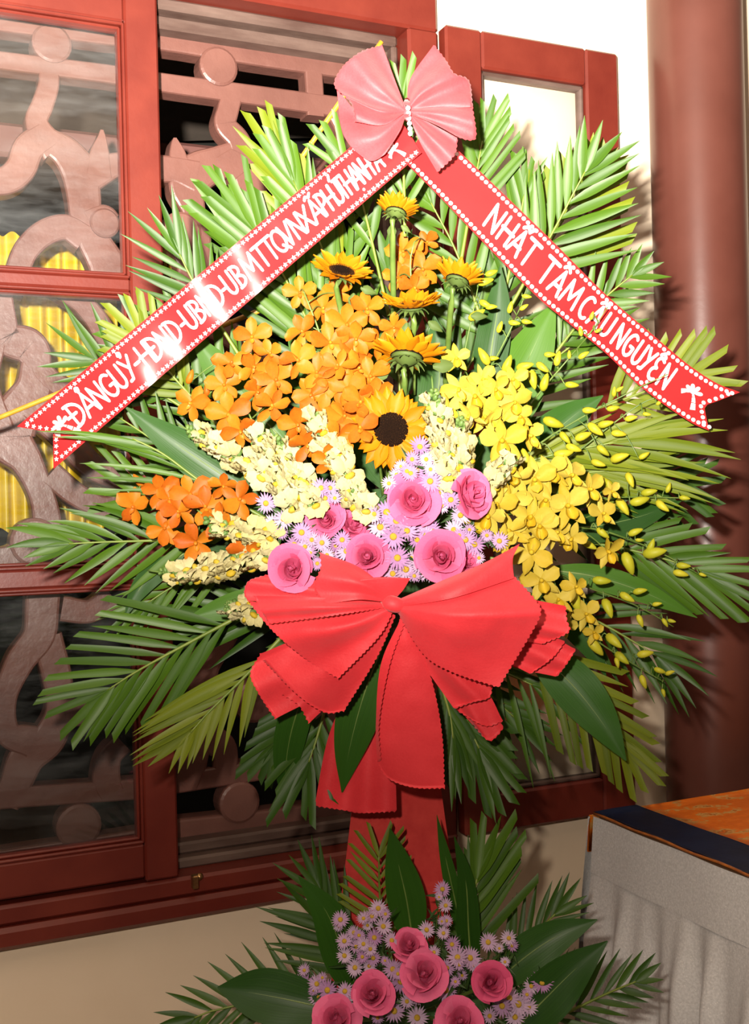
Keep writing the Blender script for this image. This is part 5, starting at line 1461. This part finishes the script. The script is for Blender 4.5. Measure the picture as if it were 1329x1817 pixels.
# ---- left banner, bottom left (t=0) to the top bow (t=1)
def yl(t, v):
    tw = math.exp(-((t - .46) / .20) ** 2)
    return 1.675 - .045 * t + (.012 - .030 * tw) * (v - .5) + .0055 * math.sin(t * 30 - 2.9) + .003 * math.sin(t * 11 + v * 2.2) + .004 * (v - .5) ** 2
LB = Banner([(30, 757), (365, 477), (700, 195)], [(95, 832), (420, 553), (748, 271)], yl, lambda v: .048 * (1 - abs(v - .5) * 2), lambda v: 1.0)
lb = empty('ribbon_banner', LB.p(.5, .5), 'glossy red banner on the left with white lettering, starred edges and forked tails', 'banner')
v_, q_ = LB.mesh(); obj('ribbon', v_, q_, M['banner'], lb)
txt = [('D', 122, 148, ('bar',)), ('A', 143, 168, ('hook',)), ('N', 162, 185, ()), ('G', 181, 205, ()), ('U', 200, 220, ()), ('Y', 218, 240, ('hook',)), ('-', 236, 248, ()),
       ('H', 247, 268, ()), ('D', 262, 284, ('bar',)), ('N', 280, 300, ()), ('D', 298, 318, ()), ('-', 318, 330, ()), ('U', 325, 344, ()), ('B', 342, 358, ()), ('N', 356, 376, ()), ('D', 374, 393, ()), ('-', 392, 402, ()),
       ('U', 398, 416, ()), ('B', 415, 431, ()), ('M', 430, 458, ()), ('T', 455, 474, ()), ('T', 470, 489, ()), ('Q', 484, 507, ()), ('V', 500, 518, ()), ('N', 516, 537, ()),
       ('X', 532, 552, ()), ('A', 549, 570, ('tilde',)), ('P', 566, 581, ()), ('H', 577, 594, ()), ('U', 588, 605, ('acute',)), ('T', 598, 614, ()), ('H', 610, 626, ()), ('A', 622, 638, ('dot',)), ('N', 634, 648, ()), ('H', 644, 658, ()), ('A', 660, 674, ())]
for ch, xa, xb, ac in txt:
    letter(LB, ch, xa, xb, .28, .72, lb, .135, ac)
N_ = 84
border(LB, [(.03 + .96 * i / N_, .075) for i in range(N_ + 1)], lb, True)
border(LB, [(.02 + .96 * i / N_, .925) for i in range(N_ + 1)], lb, True)
border(LB, [(.048 * (1 - abs(v - .5) * 2) + .008, v) for v in [.10 + .8 * i / 9 for i in range(10)]], lb, True)
bow_print(LB, .072, .50, .040, .36, lb, 1, 'pink_print')
bow_print(LB, .955, .40, .030, .26, lb)

# ---- right banner, top bow (t=0) to the right tips (t=1)
def yr(t, v):
    return 1.640 + .055 * t + .005 * math.sin(t * 9 + 1.0) + .022 * (v - .5) + .008 * max(0, t - .8) * 5 * (v - .5)
RB = Banner([(762, 218), (810, 264), (973, 421), (1072, 520), (1158, 594), (1220, 646), (1272, 680), (1313, 696)],
            [(716, 285), (780, 349), (846, 418), (946, 520), (1000, 566), (1074, 626), (1139, 688), (1220, 746), (1265, 767)], yr, lambda v: 0.0, lambda v: 1 - .055 * (1 - abs(v - .45) / .55))
rb = empty('ribbon_banner', RB.p(.5, .5), 'matte red banner on the right with four white words, dotted edges and a printed bow', 'banner')
v_, q_ = RB.mesh(); obj('ribbon', v_, q_, M['banner'], rb)
txt = [('N', 866, 890, ()), ('H', 889, 912, ()), ('A', 909, 930, ('hatacute',)), ('T', 928, 950, ()), ('T', 960, 983, ()), ('A', 981, 1002, ('hat',)), ('M', 1000, 1030, ()),
       ('C', 1031, 1050, ()), ('A', 1049, 1069, ('hatgrave',)), ('U', 1069, 1087, ()), ('N', 1091, 1110, ()), ('G', 1109, 1127, ()), ('U', 1126, 1142, ()), ('Y', 1141, 1157, ()), ('E', 1156, 1171, ('hatdot',)), ('N', 1172, 1192, ())]
for ch, xa, xb, ac in txt:
    letter(RB, ch, xa, xb, .26, .76, rb, .15, ac)
N_ = 70
border(RB, [(.0 + .985 * i / N_, .075) for i in range(N_ + 1)], rb, False)
border(RB, [(.0 + .985 * i / N_, .925) for i in range(N_ + 1)], rb, False)
border(RB, [(1 - .055 * (1 - abs(v - .45) / .55) - .010, v) for v in [.12 + .76 * i / 8 for i in range(9)]], rb, False)
bow_print(RB, .905, .56, .048, .36, rb)

# ================================================================== bows
def scal(pts, step, amp, sign, period=9.0, taper=0.0):
    """resample a pixel polyline and scallop it to one side"""
    n0 = spline(pts, 60)
    L = sum(math.dist(a[:2], b[:2]) for a, b in zip(n0, n0[1:]))
    n = max(4, int(L / step)) + 1
    S = spline(pts, n)
    out = []
    k = max(1, round(L / period))
    for i, p in enumerate(S):
        a = S[max(0, i - 1)]; b = S[min(n - 1, i + 1)]
        d = math.dist(a[:2], b[:2]) or 1
        nx, ny = (b[1] - a[1]) / d, -(b[0] - a[0]) / d
        s = i / (n - 1)
        o = amp * (abs(math.sin(math.pi * k * s)) - .6) * sign if amp else 0
        out.append((p[0] + nx * o, p[1] + ny * o) + tuple(p[2:]))
    return out

def cloth(name, parent, d0, c1, d1, mat, k0=None, sc=(0, 1, 0), rip=0.0, fr=1.5, ph=0.0, step=3.0, bulge=0.0):
    """cloth panel: side d0 (knot outwards), outer edge c1, side d1 (knot outwards); points (px,py,Y).
    sc: scallop sign for d0, c1, d1 (0 = clean edge)"""
    def Lg(p):
        q = spline(p, 40); return sum(math.dist(a[:2], b[:2]) for a, b in zip(q, q[1:]))
    amp = 2.6
    C1 = scal(c1, step, amp if sc[1] else 0, sc[1] or 1); B1 = scal(c1, step, 0, 1)
    nu = len(C1)
    nv = max(10, int(max(Lg(d0), Lg(d1)) / step)) + 1
    def side(p, s):
        q = scal(p, Lg(p) / (nv - 1) * 1.0000001, amp if s else 0, s or 1)
        while len(q) < nv: q.append(q[-1])
        return q[:nv]
    S0, S1 = side(d0, sc[0]), side(d1, sc[2]); D0, D1 = side(d0, 0), side(d1, 0)
    D0[-1] = B1[0]; D1[-1] = B1[-1]
    C0 = [tuple(D0[0][k] + (D1[0][k] - D0[0][k]) * i / (nu - 1) for k in range(3)) for i in range(nu)]
    vs_ = []; fs_ = []
    for j in range(nv):
        v = j / (nv - 1)
        for i in range(nu):
            u = i / (nu - 1)
            p = []
            for k in range(3):
                lc = (1 - v) * C0[i][k] + v * B1[i][k]
                ld_ = (1 - u) * D0[j][k] + u * D1[j][k]
                b = (1 - u) * (1 - v) * C0[0][k] + u * (1 - v) * C0[-1][k] + (1 - u) * v * B1[0][k] + u * v * B1[-1][k]
                p.append(lc + ld_ - b)
            if j == nv - 1 and sc[1]: p[0] += C1[i][0] - B1[i][0]; p[1] += C1[i][1] - B1[i][1]
            elif i == 0 and sc[0]: p[0] += S0[j][0] - D0[j][0]; p[1] += S0[j][1] - D0[j][1]
            elif i == nu - 1 and sc[2]: p[0] += S1[j][0] - D1[j][0]; p[1] += S1[j][1] - D1[j][1]
            p[2] += rip * math.sin(2 * math.pi * (fr * u) + ph) * (.35 + .65 * v) * min(1, v * 3) - bulge * math.sin(math.pi * u) * math.sin(math.pi * min(1, v * .8 + .1))
            p[2] += .0012 * mnoise.noise(V((p[0] * .03, p[1] * .03, ph)))
            vs_.append(at(*p))
    for j in range(nv - 1):
        for i in range(nu - 1):
            a = j * nu + i; fs_.append((a, a + 1, a + nu + 1, a + nu))
    return obj(name, vs_, fs_, mat, parent)

def Z(pts, *Ys):
    """attach depths: evenly interpolated from Ys"""
    n = len(pts); m_ = len(Ys)
    out = []
    for i, p in enumerate(pts):
        f = i / max(1, n - 1) * (m_ - 1); a = min(m_ - 2, int(f)) if m_ > 1 else 0
        y = Ys[0] if m_ == 1 else Ys[a] + (Ys[a + 1] - Ys[a]) * (f - a)
        out.append((p[0], p[1], y))
    return out

bw = empty('large_bow', at(695, 1072, 1.53), 'large red fabric bow with pinked edges below the roses', 'bow')
MBW = M['bow']; LP = 'loop'; TL = 'tail'
K = 1.515
# right side, back to front
cloth(TL, bw, Z([(722, 1110), (850, 1235), (894, 1290)], 1.58, 1.58), Z([(894, 1290), (882, 1306), (866, 1314), (840, 1288)], 1.58), Z([(716, 1120), (800, 1240), (840, 1288)], 1.58, 1.59), MBW, sc=(0, 1, 0), rip=.003)
cloth(TL, bw, Z([(720, 1100), (850, 1210), (893, 1280)], 1.555, 1.57), Z([(893, 1280), (860, 1288), (812, 1262)], 1.57), Z([(712, 1110), (765, 1200), (812, 1262)], 1.555, 1.575), MBW, sc=(0, 1, 0), rip=.004)
cloth(TL, bw, Z([(715, 1092), (800, 1160), (874, 1216)], 1.54, 1.55), Z([(874, 1216), (868, 1238), (840, 1246), (806, 1258)], 1.55), Z([(708, 1100), (745, 1170), (806, 1258)], 1.54, 1.56), MBW, sc=(0, 1, 0), rip=.004, bulge=.01)
cloth(LP, bw, Z([(790, 1100), (950, 1120), (1022, 1152)], 1.585, 1.59), Z([(1022, 1152), (1006, 1178), (988, 1201)], 1.59), Z([(790, 1130), (900, 1180), (988, 1201)], 1.585, 1.60), MBW, rip=.004)
cloth(LP, bw, Z([(790, 1090), (930, 1112), (1003, 1138)], 1.57, 1.575), Z([(1003, 1138), (980, 1168), (941, 1196)], 1.575), Z([(790, 1120), (880, 1165), (941, 1196)], 1.57, 1.58), MBW, rip=.005)
cloth(LP, bw, Z([(780, 1060), (920, 1062), (1004, 1075)], 1.555, 1.56), Z([(1004, 1075), (1006, 1100), (1009, 1122), (962, 1143)], 1.56), Z([(780, 1110), (890, 1130), (962, 1143)], 1.555, 1.565), MBW, rip=.005)
cloth(LP, bw, Z([(697, 1076), (800, 1052), (912, 1022)], K, 1.475, 1.50), Z([(912, 1022), (948, 1062), (960, 1085), (945, 1120), (885, 1220)], 1.50, 1.48, 1.50), Z([(702, 1080), (748, 1158), (800, 1192), (885, 1220)], K, 1.51, 1.50), MBW, sc=(0, 1, 1), rip=.005, fr=1.2, ph=2.0, bulge=.022)
cloth(LP, bw, Z([(692, 1070), (780, 1032), (860, 998), (922, 965)], K, 1.50, 1.51), Z([(922, 965), (910, 992), (912, 1026)], 1.51, 1.495), Z([(694, 1078), (800, 1062), (912, 1026)], K, 1.465, 1.495), MBW, sc=(0, 0, 0), bulge=.012)
# left side, back to front
cloth(LP, bw, Z([(670, 1100), (540, 1130), (462, 1160)], 1.57, 1.585), Z([(462, 1160), (444, 1195), (458, 1230), (488, 1276)], 1.585), Z([(660, 1120), (580, 1222), (488, 1276)], 1.57, 1.59), MBW, rip=.006)
cloth(LP, bw, Z([(670, 1110), (560, 1180), (500, 1232)], 1.565, 1.578), Z([(500, 1232), (530, 1252), (548, 1284)], 1.578), Z([(672, 1120), (610, 1220), (548, 1284)], 1.565, 1.58), MBW, rip=.004)
cloth(LP, bw, Z([(688, 1085), (575, 1118), (467, 1172)], 1.535, 1.555), Z([(467, 1172), (526, 1232), (575, 1264), (610, 1262)], 1.56), Z([(702, 1092), (668, 1168), (610, 1262)], 1.535, 1.565), MBW, sc=(0, 1, 1), rip=.007, fr=1.3, ph=.8, bulge=.012)
cloth(LP, bw, Z([(684, 1066), (560, 1030), (480, 1018)], 1.54, 1.57), Z([(480, 1018), (442, 1030), (433, 1052), (440, 1066)], 1.57), Z([(690, 1074), (560, 1070), (440, 1066)], 1.53, 1.56), MBW, rip=.004)
cloth(LP, bw, Z([(690, 1076), (580, 1088), (440, 1066)], K, 1.51, 1.54), Z([(440, 1066), (484, 1120), (540, 1168), (600, 1204)], 1.54, 1.53), Z([(699, 1082), (672, 1130), (600, 1204)], K, 1.52, 1.53), MBW, sc=(0, 1, 1), rip=.009, fr=1.4, ph=1.2, bulge=.012)
cloth(LP, bw, Z([(690, 1070), (560, 1060), (450, 1057)], K, 1.49, 1.52), Z([(450, 1057), (462, 1082), (478, 1107)], 1.515), Z([(692, 1077), (600, 1091), (478, 1107)], K, 1.485, 1.51), MBW, sc=(0, 1, 1), rip=.004, bulge=.008)
cloth(LP, bw, Z([(702, 1060), (640, 1008), (567, 980)], K, 1.50, 1.51), Z([(567, 980), (569, 1008), (556, 1042), (576, 1072)], 1.51, 1.495), Z([(696, 1070), (640, 1064), (576, 1072)], K, 1.49, 1.49), MBW, sc=(0, 1, 0), rip=.006, ph=1, bulge=.012)
cloth(LP, bw, Z([(700, 1064), (716, 1046), (728, 1026)], K, 1.495), Z([(728, 1026), (676, 1024), (616, 1030)], 1.495, 1.485), Z([(690, 1070), (656, 1054), (616, 1030)], K, 1.48), MBW, sc=(0, 0, 0), bulge=.006)
# tails
cloth(TL, bw, Z([(640, 1180), (585, 1300), (558, 1430)], 1.66, 1.67), Z([(558, 1430), (610, 1438), (640, 1443), (700, 1440)], 1.67), Z([(690, 1180), (700, 1330), (704, 1440)], 1.66, 1.67), M['bow'], rip=.006, fr=2)
cloth(TL, bw, Z([(712, 1092), (682, 1180), (670, 1280), (668, 1350)], 1.53, 1.56, 1.585), Z([(668, 1350), (690, 1382), (735, 1398), (789, 1399)], 1.585), Z([(724, 1090), (764, 1200), (784, 1300), (789, 1399)], 1.53, 1.57, 1.59), MBW, sc=(0, 1, 1), rip=.006, fr=.7, bulge=.012)
cloth('folded_edge', bw, Z([(712, 1096), (676, 1178), (667, 1280), (669, 1352)], 1.525, 1.55, 1.58), Z([(669, 1352), (676, 1350)], 1.58), Z([(722, 1096), (692, 1178), (673, 1280), (676, 1350)], 1.52, 1.54, 1.575), MBW, sc=(0, 0, 1))
v_, q_ = tube_vf([at(680, 1068, 1.52), at(692, 1070, 1.505), at(704, 1074, 1.505), at(712, 1080, 1.52)], [.006, .011, .011, .006], 10)
obj('knot', v_, q_, MBW, bw)

tb_ = empty('top_bow', at(722, 195, 1.60), 'smaller pink-red fabric bow at the peak of the wreath', 'bow')
MT = M['bow_top']
cloth(LP, tb_, Z([(716, 200), (650, 212), (597, 156)], 1.60, 1.61), Z([(597, 156), (610, 240), (652, 284), (680, 276), (692, 260)], 1.61, 1.60), Z([(720, 205), (710, 232), (692, 260)], 1.60, 1.60), MT, sc=(0, 0, 0), rip=.006, bulge=.014)
cloth(LP, tb_, Z([(720, 192), (700, 140), (678, 80)], 1.59, 1.595), Z([(678, 80), (640, 92), (608, 118), (593, 152), (622, 182), (630, 216)], 1.595, 1.58), Z([(718, 201), (680, 222), (630, 216)], 1.59, 1.575), MT, sc=(0, 1, 0), rip=.010, fr=2.2, ph=.6, bulge=.018)
cloth(LP, tb_, Z([(722, 190), (728, 140), (770, 79)], 1.59, 1.60), Z([(770, 79), (792, 108), (806, 130), (832, 143), (839, 190)], 1.60), Z([(726, 196), (780, 192), (839, 190)], 1.59, 1.59), MT, sc=(0, 1, 0), rip=.010, fr=1.8, bulge=.014)
cloth(LP, tb_, Z([(728, 200), (770, 222), (812, 245)], 1.595, 1.60), Z([(812, 245), (806, 276), (776, 306)], 1.60), Z([(726, 206), (745, 252), (776, 306)], 1.595, 1.60), MT, sc=(0, 1, 0), rip=.005, bulge=.008)
cloth(LP, tb_, Z([(726, 193), (790, 184), (838, 186)], 1.588, 1.585), Z([(838, 186), (845, 240), (834, 249), (812, 243)], 1.585), Z([(726, 202), (770, 220), (812, 243)], 1.588, 1.58), MT, sc=(0, 1, 0), rip=.006, ph=2, bulge=.012)
v_, q_ = tube_vf([at(722, 178, 1.59), at(722, 190, 1.578), at(723, 200, 1.578), at(723, 212, 1.59)], [.004, .006, .006, .004], 10)
kn = obj('knot', v_, q_, MT, tb_)
mb = MB()
for k in range(6):
    c = at(724 + .8 * k, 192 + 9 * k, 1.570 + .006 * k)
    v_, q_ = lathe_vf([(0, .0012), (.0030, .0010), (.0034, 0)], 8)
    mm_ = frame_m(c, (CAM - c).normalized()); mb.add([mm_ @ V(p) for p in v_], q_)
o = mb.build('tie_dots', [M['white_print']], tb_)
